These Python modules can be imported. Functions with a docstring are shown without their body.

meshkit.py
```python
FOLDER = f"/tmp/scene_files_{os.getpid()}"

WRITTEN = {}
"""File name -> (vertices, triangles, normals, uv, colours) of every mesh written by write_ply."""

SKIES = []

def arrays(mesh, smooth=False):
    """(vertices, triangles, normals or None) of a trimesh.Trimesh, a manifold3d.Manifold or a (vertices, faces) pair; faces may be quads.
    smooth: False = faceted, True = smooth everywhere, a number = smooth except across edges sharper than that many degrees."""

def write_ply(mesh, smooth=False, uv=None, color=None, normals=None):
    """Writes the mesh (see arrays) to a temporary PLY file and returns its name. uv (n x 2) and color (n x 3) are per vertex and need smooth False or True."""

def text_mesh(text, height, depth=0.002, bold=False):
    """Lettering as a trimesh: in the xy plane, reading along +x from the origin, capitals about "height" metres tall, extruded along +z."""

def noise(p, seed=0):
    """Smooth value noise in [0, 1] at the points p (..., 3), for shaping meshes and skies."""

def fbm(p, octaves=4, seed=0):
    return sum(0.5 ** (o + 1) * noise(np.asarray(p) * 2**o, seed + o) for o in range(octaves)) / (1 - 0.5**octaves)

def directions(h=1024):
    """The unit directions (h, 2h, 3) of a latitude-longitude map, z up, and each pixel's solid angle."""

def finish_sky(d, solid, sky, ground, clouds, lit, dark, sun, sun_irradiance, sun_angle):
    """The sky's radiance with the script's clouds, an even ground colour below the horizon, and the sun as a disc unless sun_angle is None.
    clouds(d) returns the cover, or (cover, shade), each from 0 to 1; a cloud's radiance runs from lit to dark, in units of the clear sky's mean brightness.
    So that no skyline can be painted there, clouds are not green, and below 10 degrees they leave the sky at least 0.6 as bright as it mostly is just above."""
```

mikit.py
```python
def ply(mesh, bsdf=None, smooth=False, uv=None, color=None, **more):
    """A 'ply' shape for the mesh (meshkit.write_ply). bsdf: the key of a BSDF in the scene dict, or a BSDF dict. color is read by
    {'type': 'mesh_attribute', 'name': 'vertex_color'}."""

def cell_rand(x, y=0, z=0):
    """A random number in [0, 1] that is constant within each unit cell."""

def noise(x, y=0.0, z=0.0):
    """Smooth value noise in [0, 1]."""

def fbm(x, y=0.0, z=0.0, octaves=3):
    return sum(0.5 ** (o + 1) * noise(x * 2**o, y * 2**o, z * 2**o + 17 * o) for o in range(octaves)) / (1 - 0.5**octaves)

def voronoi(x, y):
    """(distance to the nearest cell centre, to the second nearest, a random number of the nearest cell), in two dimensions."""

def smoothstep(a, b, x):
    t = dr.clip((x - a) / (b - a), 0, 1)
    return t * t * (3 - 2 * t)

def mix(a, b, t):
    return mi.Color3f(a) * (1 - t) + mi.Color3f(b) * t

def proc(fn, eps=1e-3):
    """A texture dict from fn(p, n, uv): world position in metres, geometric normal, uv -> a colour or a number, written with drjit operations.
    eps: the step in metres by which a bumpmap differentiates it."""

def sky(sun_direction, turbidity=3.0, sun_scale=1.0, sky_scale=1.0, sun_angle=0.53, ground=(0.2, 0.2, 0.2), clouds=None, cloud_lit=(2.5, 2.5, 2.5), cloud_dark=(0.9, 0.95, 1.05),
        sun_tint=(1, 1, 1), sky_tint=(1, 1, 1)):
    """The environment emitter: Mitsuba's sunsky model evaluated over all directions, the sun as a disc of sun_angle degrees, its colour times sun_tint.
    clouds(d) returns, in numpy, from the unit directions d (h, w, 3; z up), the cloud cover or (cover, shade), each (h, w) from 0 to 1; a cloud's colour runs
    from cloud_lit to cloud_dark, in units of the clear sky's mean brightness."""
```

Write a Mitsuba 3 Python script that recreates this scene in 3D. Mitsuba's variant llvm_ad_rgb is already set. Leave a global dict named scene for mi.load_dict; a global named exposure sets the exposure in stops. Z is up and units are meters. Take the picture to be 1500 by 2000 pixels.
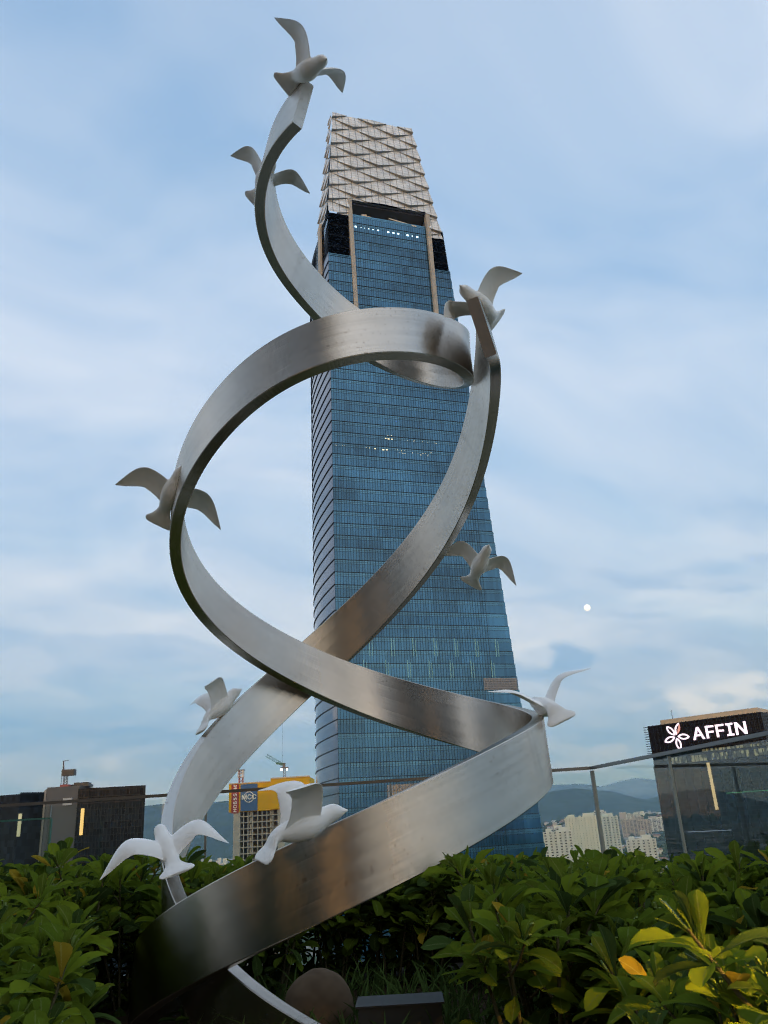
import math, numpy as np, trimesh, mitsuba as mi, mikit, meshkit, drjit as dr
import manifold3d as m3
from scipy.interpolate import CubicSpline
from scipy.spatial.transform import Rotation as Rot
from shapely.geometry import Polygon, Point
from shapely import affinity
T = mi.ScalarTransform4f
rng = np.random.default_rng(7)
A_ = np.array

# ------------------------------------------------------------------ camera, sky, exposure
EYE = A_([0, 0, 1.35])
FWD = A_([0.0, 0.930527, 0.366224]); UPV = A_([0.06009, -0.365562, 0.928845])
exposure = 4.25
HAZE = 3.2e-5
scene = {"type": "scene"}
scene["air"] = {"type": "homogeneous", "albedo": {"type": "rgb", "value": [0.95, 0.95, 0.955]},
                "sigma_t": {"type": "rgb", "value": [HAZE * 0.6, HAZE, HAZE * 1.75]}}
scene["camera"] = {"type": "perspective", "fov": 2 * math.degrees(math.atan(750 / 1585)), "fov_axis": "x", "near_clip": 0.05, "far_clip": 2e5,
                   "to_world": T().look_at(origin=EYE.tolist(), target=(EYE + FWD).tolist(), up=UPV.tolist()),
                   "medium": {"type": "ref", "id": "air"}}
SUN = A_([-0.24, -0.96, 0.115])


def clouds(d):
    az, el = np.degrees(np.arctan2(d[..., 0], d[..., 1])), np.degrees(np.arcsin(np.clip(d[..., 2], -1, 1)))
    k = 1 / (d[..., 2] + 0.22)
    q = np.stack([d[..., 0] * k, d[..., 1] * k, 0 * k], -1)
    warp = meshkit.fbm(q * 1.3, 3, seed=5) - 0.5
    u = q[..., 0] * 0.9 + q[..., 1] * 0.35 + warp * 0.9
    v = q[..., 1] * 0.9 - q[..., 0] * 0.35 + warp * 0.5
    thin = meshkit.fbm(np.stack([u * 1.5, v * 4.2, 0 * u], -1), 5, seed=3)
    veil = meshkit.fbm(np.stack([u * 0.8, v * 1.5, 0 * u + 4], -1), 4, seed=11)
    base = 0.92 - 0.10 * np.clip((el - 14) / 42.0, 0, 1) ** 0.9 + 0.22 * np.clip((12 - el) / 9.0, 0, 1)
    cover = np.clip(base + 0.30 * (thin - 0.5) + 0.25 * (veil - 0.5), 0, 0.97)
    shade = 0.72 + 0.38 * np.clip(0.52 - veil, 0, 1) - 0.36 * np.clip(thin - .5, -.1, 1) - 0.17 * np.clip((el - 25) / 30, 0, 1) + 0.30 * np.clip((13 - el) / 13.0, 0, 1)
    west = np.clip((d @ (SUN / np.linalg.norm(SUN)) - 0.1) / 0.8, 0, 1)
    cover = cover * (1 - 0.25 * west); shade = np.clip(shade * (1 - 0.85 * west), 0, 1)
    mott = meshkit.fbm(np.stack([u * 5.5, v * 9.0, 0 * u + 2], -1), 4, seed=31); shade = shade - 0.26 * (mott - 0.5)
    dark = meshkit.fbm(np.stack([u * 2.2 + 9, v * 7.5, 0 * u], -1), 5, seed=21)
    dk = np.clip((dark - 0.56) / 0.12, 0, 1) * np.exp(-((el - 13) / 8.0) ** 2) * 0.42
    cover = cover + (1 - cover) * dk; shade = shade + (0.9 - shade) * dk
    puff = meshkit.fbm(np.stack([az * 0.42, el * 0.9, 0 * az], -1), 5, seed=8)
    for a, e, wa, we, sh, st in ((22.3, 6.9, 4.6, 1.5, 0.50, 0.9), (20.4, 8.6, 3.4, 1.3, 0.72, 0.62), (16.6, 9.0, 3.2, 1.2, 0.84, 0.8), (11.3, 10.4, 2.9, 1.1, 0.96, 0.8),
                                 (9.4, 10.9, 1.9, 1.5, 0.55, 0.6), (16.2, 6.9, 2.2, 0.7, 0.70, 0.5), (13.8, 4.2, 1.5, 0.35, 0.7, 0.4), (-25.4, 10.8, 2.6, 1.6, 0.72, 0.85),
                                 (-14, 10.6, 4.5, 0.5, 0.5, 0.28), (-40, 9, 6, 2, 0.4, 0.8), (38, 8, 6, 2, 0.3, 0.8), (60, 7, 8, 2, 0.3, 0.8), (-70, 8, 9, 2, 0.4, 0.8)):
        r = 1 - ((az - a) / wa) ** 2 - ((el - e) / we) ** 2
        c = np.clip((r * 0.6 + puff * 1.7 - 0.88) / 0.40, 0, 1) ** 1.2 * st
        cover = cover + (1 - cover) * c; shade = shade * (1 - c) + sh * c
    return np.clip(cover, 0, 0.97), np.clip(shade, 0, 1)


scene["sky_light"] = mikit.sky(SUN.tolist(), turbidity=3.0, sun_scale=0.05, sky_scale=1.0, sun_tint=(0.90, 1.0, 1.10), sun_angle=10, ground=(0.16, 0.17, 0.17),
                               clouds=clouds, cloud_lit=(1.70, 1.66, 1.62), cloud_dark=(0.22, 0.51, 0.96), sky_tint=(1.06, 1.03, 1.06))
labels = {}

# ------------------------------------------------------------------ helpers
_used = {}


def key_of(name, parent=None):
    k = f"{parent}__{name}" if parent else name
    n = _used.get(k, 0); _used[k] = n + 1
    return k if n == 0 else f"{k}_{n:03d}"


def put(key, mesh, bsdf, smooth=False, **kw):
    scene[key] = mikit.ply(mesh, bsdf, smooth=smooth, **kw)
    return key


def part(parent, name, mesh, bsdf, smooth=False, label=None, kind=None, **kw):
    k = put(key_of(name, parent), mesh, bsdf, smooth, **kw)
    if label or kind:
        labels[k] = {**({"label": label} if label else {}), **({"kind": kind} if kind else {})}
    return k


def thing(name, label, cat, group=None, kind=None):
    k = key_of(name)
    labels[k] = {"label": label, "category": cat}
    if group: labels[k]["group"] = group
    return k


def struct(name, mesh, bsdf, smooth=False, label=None, **kw):
    k = put(key_of(name), mesh, bsdf, smooth, **kw)
    labels[k] = {"kind": "structure", **({"label": label} if label else {})}
    return k


class MB:
    def __init__(s): s.v, s.f, s.n = [], [], 0

    def add(s, v, f):
        v = np.asarray(v, float).reshape(-1, 3); s.v.append(v); s.f.append(np.asarray(f, int).reshape(-1, 3) + s.n); s.n += len(v); return s

    def quad(s, a, b, c, d): return s.add([a, b, c, d], [[0, 1, 2], [0, 2, 3]])

    def box(s, lo, hi, fr=None):
        lo, hi = np.minimum(lo, hi), np.maximum(lo, hi)
        v = A_([[(lo, hi)[i][0], (lo, hi)[j][1], (lo, hi)[k][2]] for i in (0, 1) for j in (0, 1) for k in (0, 1)], float)
        if fr is not None: v = fr(v)
        return s.add(v, [[0, 1, 3], [0, 3, 2], [4, 6, 7], [4, 7, 5], [0, 4, 5], [0, 5, 1], [2, 3, 7], [2, 7, 6], [0, 2, 6], [0, 6, 4], [1, 5, 7], [1, 7, 3]])

    def beam(s, p, q, w, h=None):
        p, q = A_(p, float), A_(q, float); t = q - p; L = np.linalg.norm(t); t /= L; h = h or w
        a = np.cross(t, [0, 0, 1.0]) if abs(t[2]) < .95 else np.cross(t, [0, 1.0, 0]); a /= np.linalg.norm(a); b = np.cross(a, t)
        M = np.stack([a, t, b])
        return s.box([-w / 2, 0, -h / 2], [w / 2, L, h / 2], lambda v: v @ M + p)

    def mesh(s): return (np.vstack(s.v), np.vstack(s.f))


def frame(origin, ux, uy):
    o, ux, uy = A_(origin, float), A_(ux, float), A_(uy, float)
    return lambda v: o + v[:, :1] * ux + v[:, 1:2] * uy + v[:, 2:3] * A_([0, 0, 1.0])


def extrude(poly, depth): return trimesh.creation.extrude_polygon(poly, depth, engine="earcut")


def prism(pts, z0, z1):
    m = extrude(Polygon(pts), z1 - z0); m.apply_translation([0, 0, z0]); return m


def cat(ms): return trimesh.util.concatenate([m if hasattr(m, "vertices") else trimesh.Trimesh(*m, process=False) for m in ms])


# ------------------------------------------------------------------ materials
mixc, fbm, noise, sstep, crand = mikit.mix, mikit.fbm, mikit.noise, mikit.smoothstep, mikit.cell_rand
frac = lambda v: v - dr.floor(v)


def pr(key, color, rough=0.6, spec=0.3, **kw):
    c = color if isinstance(color, dict) else {"type": "rgb", "value": list(color)}
    scene[key] = {"type": "twosided", "b": {"type": "principled", "base_color": c, "roughness": rough, "specular": spec, **kw}}


def glow(color): return {"type": "area", "radiance": {"type": "rgb", "value": [c * 2.0 ** -exposure for c in color]}}


def steel_tex(p, n, uv):
    mott = fbm(p.x * 5, p.y * 5, p.z * 5, 3)
    grain = fbm(uv.x * 3.0, uv.y * 260.0, 0.0, 2)
    spots = sstep(0.82, 0.88, noise(p.x * 85, p.y * 85, p.z * 60)) * sstep(0.50, 0.66, noise(p.x * 3.1 + 7, p.y * 3.1, p.z * 3.1))
    run = sstep(0.62, 0.8, fbm(uv.x * 16.0, uv.y * 1.2, 3.0, 3)) * sstep(0.55, 0.75, noise(p.x * 1.7, p.y * 1.7, p.z * 1.7 + 4))
    k = (0.86 + 0.22 * (mott - 0.5) + 0.26 * (grain - 0.5)) * (1 - 0.14 * run)
    return mixc(mi.Color3f(0.69, 0.63, 0.56) * k, (0.25, 0.19, 0.15), 0.6 * spots)


scene["steel"] = {"type": "twosided", "b": {"type": "roughconductor", "material": "none", "distribution": "beckmann", "alpha_u": 0.06, "alpha_v": 0.30, "specular_reflectance": mikit.proc(steel_tex)}}
pr("bird_white", mikit.proc(lambda p, n, uv: mixc((0.86, 0.85, 0.825), (0.74, 0.715, 0.67), sstep(0.5, 0.8, fbm(p.x * 11, p.y * 11, p.z * 11, 3)) * 0.5)), 0.38, 0.45)
pr("dark_metal", (0.035, 0.036, 0.038), 0.4, 0.5)
pr("rail_metal", (0.22, 0.22, 0.22), 0.35, 0.5, metallic=0.8)
pr("post_metal", (0.32, 0.34, 0.33), 0.4, 0.5, metallic=0.6)
scene["rail_glass"] = {"type": "thindielectric", "specular_transmittance": {"type": "rgb", "value": [0.80, 0.90, 0.90]}}
pr("glass_edge", (0.05, 0.17, 0.14), 0.2, 0.6)

# ------------------------------------------------------------------ city ground, hills, air
GZ = -130.0
pr("ground_mat", mikit.proc(lambda p, n, uv: mixc(mixc((0.035, 0.055, 0.03), (0.20, 0.19, 0.175), sstep(0.48, 0.62, fbm(p.x * 0.009, p.y * 0.009, 0.0, 4))), (0.05, 0.07, 0.035), sstep(0.55, 0.6, fbm(p.x * 0.0021 + 5, p.y * 0.0021, 0.0, 3)))), 0.9, 0.1)
pr("hill_mat", mikit.proc(lambda p, n, uv: mixc((0.02, 0.038, 0.02), (0.05, 0.075, 0.04), fbm(p.x * 0.004, p.y * 0.004, p.z * 0.006, 4))), 0.95, 0.05)


def ground_h(x, y):
    t = np.clip((y - 1200) / 3000.0, 0, 1); t = t * t * (3 - 2 * t)
    return GZ + 130 * t * np.clip(0.35 + np.asarray(x) / 1500.0, 0, 1)


def height_sheet(xs, ys, fn):
    X, Y = np.meshgrid(xs, ys); v = np.stack([X, Y, fn(X, Y)], -1).reshape(-1, 3)
    nx = len(xs); i, j = np.meshgrid(np.arange(len(ys) - 1), np.arange(nx - 1), indexing="ij"); a = (i * nx + j).ravel()
    return v, np.vstack([np.stack([a, a + 1, a + nx + 1], -1), np.stack([a, a + nx + 1, a + nx], -1)])


g = np.r_[-45000, -20000, np.linspace(-9000, 9000, 61), 20000, 45000]
struct("city_ground", height_sheet(g, np.r_[-45000, -20000, -8000, -4000, -2000, -800, np.linspace(0, 9000, 61), 20000, 45000], ground_h), "ground_mat", True)


def hill(name, y0, dep, prof, rough, label, seed, step):
    xa = A_([p[0] for p in prof], float); za = A_([p[1] for p in prof], float)
    xs = np.arange(xa[0], xa[-1], step); ys = np.linspace(y0 - dep, y0 + dep, 33)

    def fn(X, Y):
        t = 1 - np.abs(Y - y0) / dep
        ridge = np.interp(X, xa, za)
        nz = meshkit.fbm(np.stack([X / rough, Y / rough, 0 * X], -1), 5, seed=seed) - 0.5
        nf = meshkit.fbm(np.stack([X / (rough * .22), Y / (rough * .22), 0 * X], -1), 4, seed=seed + 3) - 0.5
        s = np.clip(t, 0, 1) ** 0.85
        return GZ - 40 + (ridge - GZ) * s * (1 + 0.34 * nz * (0.3 + 0.7 * t)) + (ridge - GZ) * 0.10 * nf * np.clip(t * 3, 0, 1)
    struct(name, height_sheet(xs, ys, fn), "hill_mat", True, label)


hill("near_hills", 9300, 1900, [(-9000, 330), (-6500, 280), (-3800, 330), (-2900, 420), (-2300, 430), (-1850, 425), (-1000, 390), (300, 300), (1000, 280), (1430, 300), (1680, 340), (1900, 345), (2300, 300), (2600, 215), (3200, 260), (4200, 330), (6500, 300), (9000, 320)], 1300, "dark blue-green forested ridge beyond the city", 3, 60)
hill("far_hills", 22500, 2600, [(-18000, 900), (-9000, 1000), (-5800, 880), (-3000, 700), (2600, 820), (3700, 1040), (4600, 1010), (5300, 850), (6100, 960), (7000, 800), (9000, 860), (18000, 950)], 3600, "pale far mountain range under the clouds", 9, 160)

# ------------------------------------------------------------------ far city: apartment blocks and low houses
pr("cream_wall", (0.70, 0.68, 0.56), 0.8, 0.2)
pr("pale_wall", (0.68, 0.66, 0.58), 0.8, 0.2)
pr("tan_wall", (0.50, 0.42, 0.32), 0.8, 0.2)
pr("grey_wall", (0.42, 0.42, 0.41), 0.8, 0.2)
pr("window_dark", (0.07, 0.085, 0.09), 0.2, 0.5)
pr("roof_tile", (0.22, 0.12, 0.08), 0.8, 0.2)


def apartment(name, label, ax, bx, y0, y1, ztop, depth, wall, bays, floor=2.9, zlow=-75, group=None, cat_="building"):
    """a slab block whose front runs from (ax,y0) to (bx,y1): ribs and recessed window strips of every storey"""
    k = thing(name, label, cat_, group)
    d = A_([bx - ax, y1 - y0, 0.0]); L = np.linalg.norm(d); d /= L; n = A_([d[1], -d[0], 0]); fr = frame([ax, y0, 0], d, -n)
    zb = float(ground_h(ax, y0)) - 3
    part(k, "wall", MB().box([0, 0.9, zb], [L, depth, ztop], fr).mesh(), wall)
    ribs, w = MB(), L / bays
    for b in range(bays + 1):
        rw = 0.9 + 0.8 * (b % 2)
        ribs.box([max(0, b * w - rw), 0, zb], [min(L, b * w + rw), 0.95, ztop + (1.5 if b % 2 else 0.3)], fr)
    part(k, "rib", ribs.mesh(), wall, kind="stuff")
    roof = MB().box([L * .1, 3, ztop], [L * .3, depth - 2, ztop + 3.2], fr).box([L * .55, 3, ztop], [L * .85, depth - 2, ztop + 4.2], fr)
    part(k, "roof_house", roof.mesh(), wall)
    for b in range(bays):
        win = MB(); z = ztop - floor
        while z > zlow:
            win.box([b * w + 1.6, 0.60, z + 1.0], [(b + 1) * w - 1.6, 0.93, z + floor - 0.8], fr); z -= floor
        part(k, "window_strip", win.mesh(), "window_dark", kind="stuff")
    return k


apartment("apartment_block", "tall cream apartment slab with many window columns behind the glass railing", 200.6, 241.2, 1081.5, 1073.2, 5.0, 16, "cream_wall", 11)
apartment("apartment_block", "narrow cream tower wing with dark middle stripe joined right of the tall slab", 243.5, 270.3, 1085, 1097, 3.5, 16, "cream_wall", 5)
apartment("apartment_block", "lower tan and cream block left of the tall slab beside the glass tower", 157.0, 189.0, 988, 982, -9.0, 18, "pale_wall", 6)
apartment("apartment_block", "short wide cream block with two grey stripes right of the tall slab", 244.0, 274.9, 970, 962, -22.0, 16, "pale_wall", 6)
for i, (x, y, w, zt, wm) in enumerate(((520, 2260, 34, -4, "tan_wall"), (560, 2240, 38, -2, "tan_wall"), (602, 2250, 32, -6, "tan_wall"), (640, 2290, 46, -2, "pale_wall"), (612, 2330, 30, 6, "tan_wall"), (540, 2330, 40, 4, "grey_wall"), (668, 2600, 40, 19, "cream_wall"))):
    x, y, w = x * 1.32, y * 1.32, w * 1.32; zt = zt - 6
    apartment("mid_rise_block", ("cream mid-rise block standing highest in the far cluster near the dark building" if i == 6 else "hazy tan mid-rise block in the far cluster right of the tall cream slab"), x, x + w, y, y - 6, zt, 16, wm, 4, 4.0, -120, None if i == 6 else "mid-rise blocks in the far cluster")
apartment("mid_rise_block", "small pale block above the roof of the tall cream slab", 545, 580, 2480, 2478, 21, 14, "pale_wall", 3, 4, -100)

for i in range(230):
    y = 1500 + 4700 * rng.random() ** 1.1; az = math.radians(rng.uniform(9.2, 18.2) if i < 200 else rng.uniform(-13.5, -9.5)); x = y * math.tan(az)
    if i >= 200: y = rng.uniform(4200, 6500); x = y * math.tan(az)
    wi = rng.integers(4); WALL = (('cream', 'cream_wall'), ('pale', 'pale_wall'), ('tan', 'tan_wall'), ('grey', 'grey_wall'))
    w, dp, h = rng.uniform(14, 34), rng.uniform(12, 24), rng.choice([7, 9, 12, 18, 26, 34], p=[.3, .25, .2, .12, .08, .05])
    z = float(ground_h(x, y)); a = rng.uniform(-.5, .5); fr = frame([x, y, 0], [math.cos(a), math.sin(a), 0], [-math.sin(a), math.cos(a), 0])
    KIND = 'gabled house' if h < 14 else 'flat-roofed block'; SIDE = 'left of the tower' if i >= 200 else ('beside the tower' if math.degrees(az) < 11.5 else 'beyond the cream slab' if math.degrees(az) < 14.5 else 'beside the sign building') + (' far off' if y > 4000 else ' halfway out' if y > 2500 else ' in nearer streets')
    k = thing("town_house" if h < 14 else "town_block", f"small {WALL[wi][0]} {KIND} of the town {SIDE}", "house" if h < 14 else "building", f"{WALL[wi][0]} {KIND}s {SIDE}")
    m = MB().box([-w / 2, -dp / 2, z - 8], [w / 2, dp / 2, z + h], fr)
    part(k, "wall", m.mesh(), WALL[wi][1])
    if h < 14:
        v = fr(A_([[-w / 2 - 1, -dp / 2 - 1, z + h], [w / 2 + 1, -dp / 2 - 1, z + h], [w / 2 + 1, dp / 2 + 1, z + h], [-w / 2 - 1, dp / 2 + 1, z + h], [-w / 2, 0, z + h + 4], [w / 2, 0, z + h + 4]], ))
        part(k, "roof", (v, A_([[0, 1, 5], [0, 5, 4], [2, 3, 4], [2, 4, 5], [0, 4, 3], [1, 2, 5]])), "roof_tile" if rng.random() < .4 else "grey_wall")
    else:
        part(k, "roof", MB().box([-w / 2 - .4, -dp / 2 - .4, z + h], [w / 2 + .4, dp / 2 + .4, z + h + 1], fr).mesh(), "pale_wall")

pr("tree_mat", mikit.proc(lambda p, n, uv: mixc((0.025, 0.045, 0.02), (0.06, 0.09, 0.035), noise(p.x * .2, p.y * .2, p.z * .3))), 0.9, 0.1)
blob = trimesh.creation.icosphere(subdivisions=1)
bm = MB()
for i in range(1500):
    y = 900 + 4800 * rng.random() ** 1.3; x = y * math.tan(math.radians(rng.uniform(8.8, 18.5))); s = rng.uniform(5, 12)
    bm.add(blob.vertices * [s, s, s * .7] * (1 + 0.25 * rng.standard_normal((len(blob.vertices), 1))) + [x, y, float(ground_h(x, y)) + s * .4], blob.faces)
labels[put("town_trees", bm.mesh(), "tree_mat", True)] = {"label": "dark green tree canopy between the houses of the far town", "category": "trees", "kind": "stuff"}

# ------------------------------------------------------------------ the glass skyscraper
tower = thing("glass_tower", "tall blue glass skyscraper with a pleated metal crown standing behind the spiral sculpture", "skyscraper")
YAW = 0.3221; Dx, Dy = A_([math.cos(YAW), math.sin(YAW)]), A_([-math.sin(YAW), math.cos(YAW)])
LEFT = A_([(0, 0), (-.15, 2), (-.25, 4), (-.32, 7), (-.35, 10), (-.35, 13), (-.30, 16), (-.18, 19), (.0, 22), (.3, 25), (.75, 28), (1.35, 31), (2.1, 34), (3.1, 37), (4.6, 41), (7.5, 48)], float)
FH = 3.55


def TW(z): return 54.0 - 0.0715 * z


def TC(z): return A_([-15.29 + 0.0148 * z, 210.0])


def tp(s, t, z):
    c = TC(z); q = c + Dx * s + Dy * t; return A_([q[0], q[1], z])


def tower_tex(base, var):
    def fn(p, n, uv):
        s = (p.x + 15.29 - 0.0148 * p.z) * float(Dx[0]) + (p.y - 210.0) * float(Dx[1])
        r = crand(dr.floor(s / 0.78), dr.floor(p.z / 3.55), 1.0); b = crand(dr.floor(s / 0.78 / 9.0), dr.floor(p.z / 3.55), 5.0)
        big = fbm(s * 0.05, p.z * 0.11, 2.0, 3)
        return mi.Color3f(*base) * (1 + var * (r - 0.5) + 0.35 * (b - 0.5) + 0.8 * (big - 0.5))
    return mikit.proc(fn)


pr("tower_glass", tower_tex((0.042, 0.138, 0.240), 0.28), 0.05, 0.9, metallic=0.62)
pr("tower_spandrel", tower_tex((0.060, 0.182, 0.290), 0.25), 0.12, 0.9, metallic=0.55)
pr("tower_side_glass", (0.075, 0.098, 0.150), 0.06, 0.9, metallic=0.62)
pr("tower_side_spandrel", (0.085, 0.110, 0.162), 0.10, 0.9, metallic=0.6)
pr("tower_line", (0.014, 0.026, 0.040), 0.4, 0.3)
pr("tower_pylon", mikit.proc(lambda p, n, uv: mi.Color3f(0.40, 0.375, 0.33) * (0.8 + 0.4 * fbm(p.x * .6, p.y * .6, p.z * .25, 3))), 0.7, 0.3)
pr("louvre_dark", (0.040, 0.046, 0.062), 0.5, 0.3)
pr("louvre_pale", (0.26, 0.275, 0.30), 0.5, 0.3)


def front_runs(z):
    """(s0, s1, t) pieces of the front at height z: above the pylons the middle bay is set back"""
    W = TW(z)
    return [(0.0, W, 0.0)] if z < 138 else [(0.0, 8.2, 0.0), (8.2, 35.2, 0.75), (35.2, W, 0.0)]


def side_pts(z):
    k = TW(z) / 54.0; return LEFT * A_([max(k, .6), 1.0])


for fl in range(-24, 54):
    z0 = fl * FH; zs = z0 + 2.45; z1 = z0 + FH
    if z0 > 190: break
    vis, spans, ledge = MB(), [], MB(); fy, sy, ly = MB(), MB(), MB()
    for (s0, s1, t) in front_runs(z0 + 1):
        if z0 > 172 and t == 0: continue
        span = MB(); spans.append(span); n = max(2, round((s1 - s0) / 0.78)); es = np.linspace(s0, s1, n + 1)
        for a, b in zip(es[:-1], es[1:]):
            o = rng.uniform(-.005, .005, 4)
            vis.quad(tp(a, t + o[0], z0), tp(b, t + o[1], z0), tp(b, t + o[2], zs), tp(a, t + o[3], zs))
            o = rng.uniform(-.006, .006, 4)
            span.quad(tp(a, t + .01 + o[0], zs), tp(b, t + .01 + o[1], zs), tp(b, t + .01 + o[2], z1), tp(a, t + .01 + o[3], z1))
        for zz, hh, pr_ in ((z0, .13, .15), (zs, .05, .07), (zs + .5, .04, .05)):
            v = [tp(s0, t - pr_, zz), tp(s1, t - pr_, zz), tp(s1, t + .05, zz), tp(s0, t + .05, zz)]
            w = [q + A_([0, 0, hh]) for q in v]; ledge.quad(*v[::-1]).quad(*w).quad(v[0], v[1], w[1], w[0]).quad(v[1], v[2], w[2], w[1]).quad(v[3], v[0], w[0], w[3])
    if z0 <= 172:
        pl = side_pts(z0)
        for (a, b) in zip(pl[:-1], pl[1:]):
            fy.quad(tp(*b, z0), tp(*a, z0), tp(*a, zs), tp(*b, zs)); sy.quad(tp(*b, zs), tp(*a, zs), tp(*a, z1), tp(*b, z1))
            e = b - a; nn = A_([-e[1], e[0]]) / np.linalg.norm(e); nn = nn
            v = [tp(*(b + nn * .22), z0), tp(*(a + nn * .22), z0), tp(*a, z0), tp(*b, z0)]; w = [q + A_([0, 0, .22]) for q in v]
            ly.quad(*v[::-1]).quad(*w).quad(v[0], v[1], w[1], w[0])
    k = part(tower, "storey", vis.mesh(), "tower_glass")
    [part(k, "spandrel", q_.mesh(), "tower_spandrel") for q_ in spans]; part(k, "ledge", ledge.mesh(), "tower_line")
    if fy.n:
        part(k, "side_glass", fy.mesh(), "tower_side_glass", 40); part(k, "side_spandrel", sy.mesh(), "tower_side_spandrel", 40); part(k, "side_ledge", ly.mesh(), "tower_line")
mul = MB()
for i in range(70):
    for (za, zb) in ((-85, 138), (138, 173)):
        s = 0.78 * i
        if s > TW(zb): continue
        off = 0.75 if (za == 138 and 8.2 < s < 35.2) else 0
        w = 0.045
        a0, a1, b0, b1 = tp(s - w, off - .07, za), tp(s + w, off - .07, za), tp(s - w, off - .07, zb), tp(s + w, off - .07, zb)
        mul.quad(a0, a1, b1, b0).quad(tp(s - w, off + .02, za), a0, b0, tp(s - w, off + .02, zb)).quad(a1, tp(s + w, off + .02, za), tp(s + w, off + .02, zb), b1)
for i in range(11, 45):
    s = 0.78 * i; w = .045
    mul.quad(tp(s - w, .68, 173), tp(s + w, .68, 173), tp(s + w, .68, 190.4), tp(s - w, .68, 190.4))
part(tower, "mullion", mul.mesh(), "tower_line", kind="stuff")
core = MB()
for (z0, z1) in ((-130, 138), (138, 189.4)):
    ring0 = [tp(.6, 1.3, z0), tp(TW(z0) - .02, 1.3, z0), tp(TW(z0) - 1, 40, z0), tp(4.5, 40, z0)]; ring1 = [tp(.6, 1.3, z1), tp(TW(z1) - .02, 1.3, z1), tp(TW(z1) - 1, 40, z1), tp(4.5, 40, z1)]
    for i in range(4): core.quad(ring0[i], ring0[(i + 1) % 4], ring1[(i + 1) % 4], ring1[i])
    core.quad(*ring1)
part(tower, "core", core.mesh(), "tower_line", label="dark inner core and far side of the tower")
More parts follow.
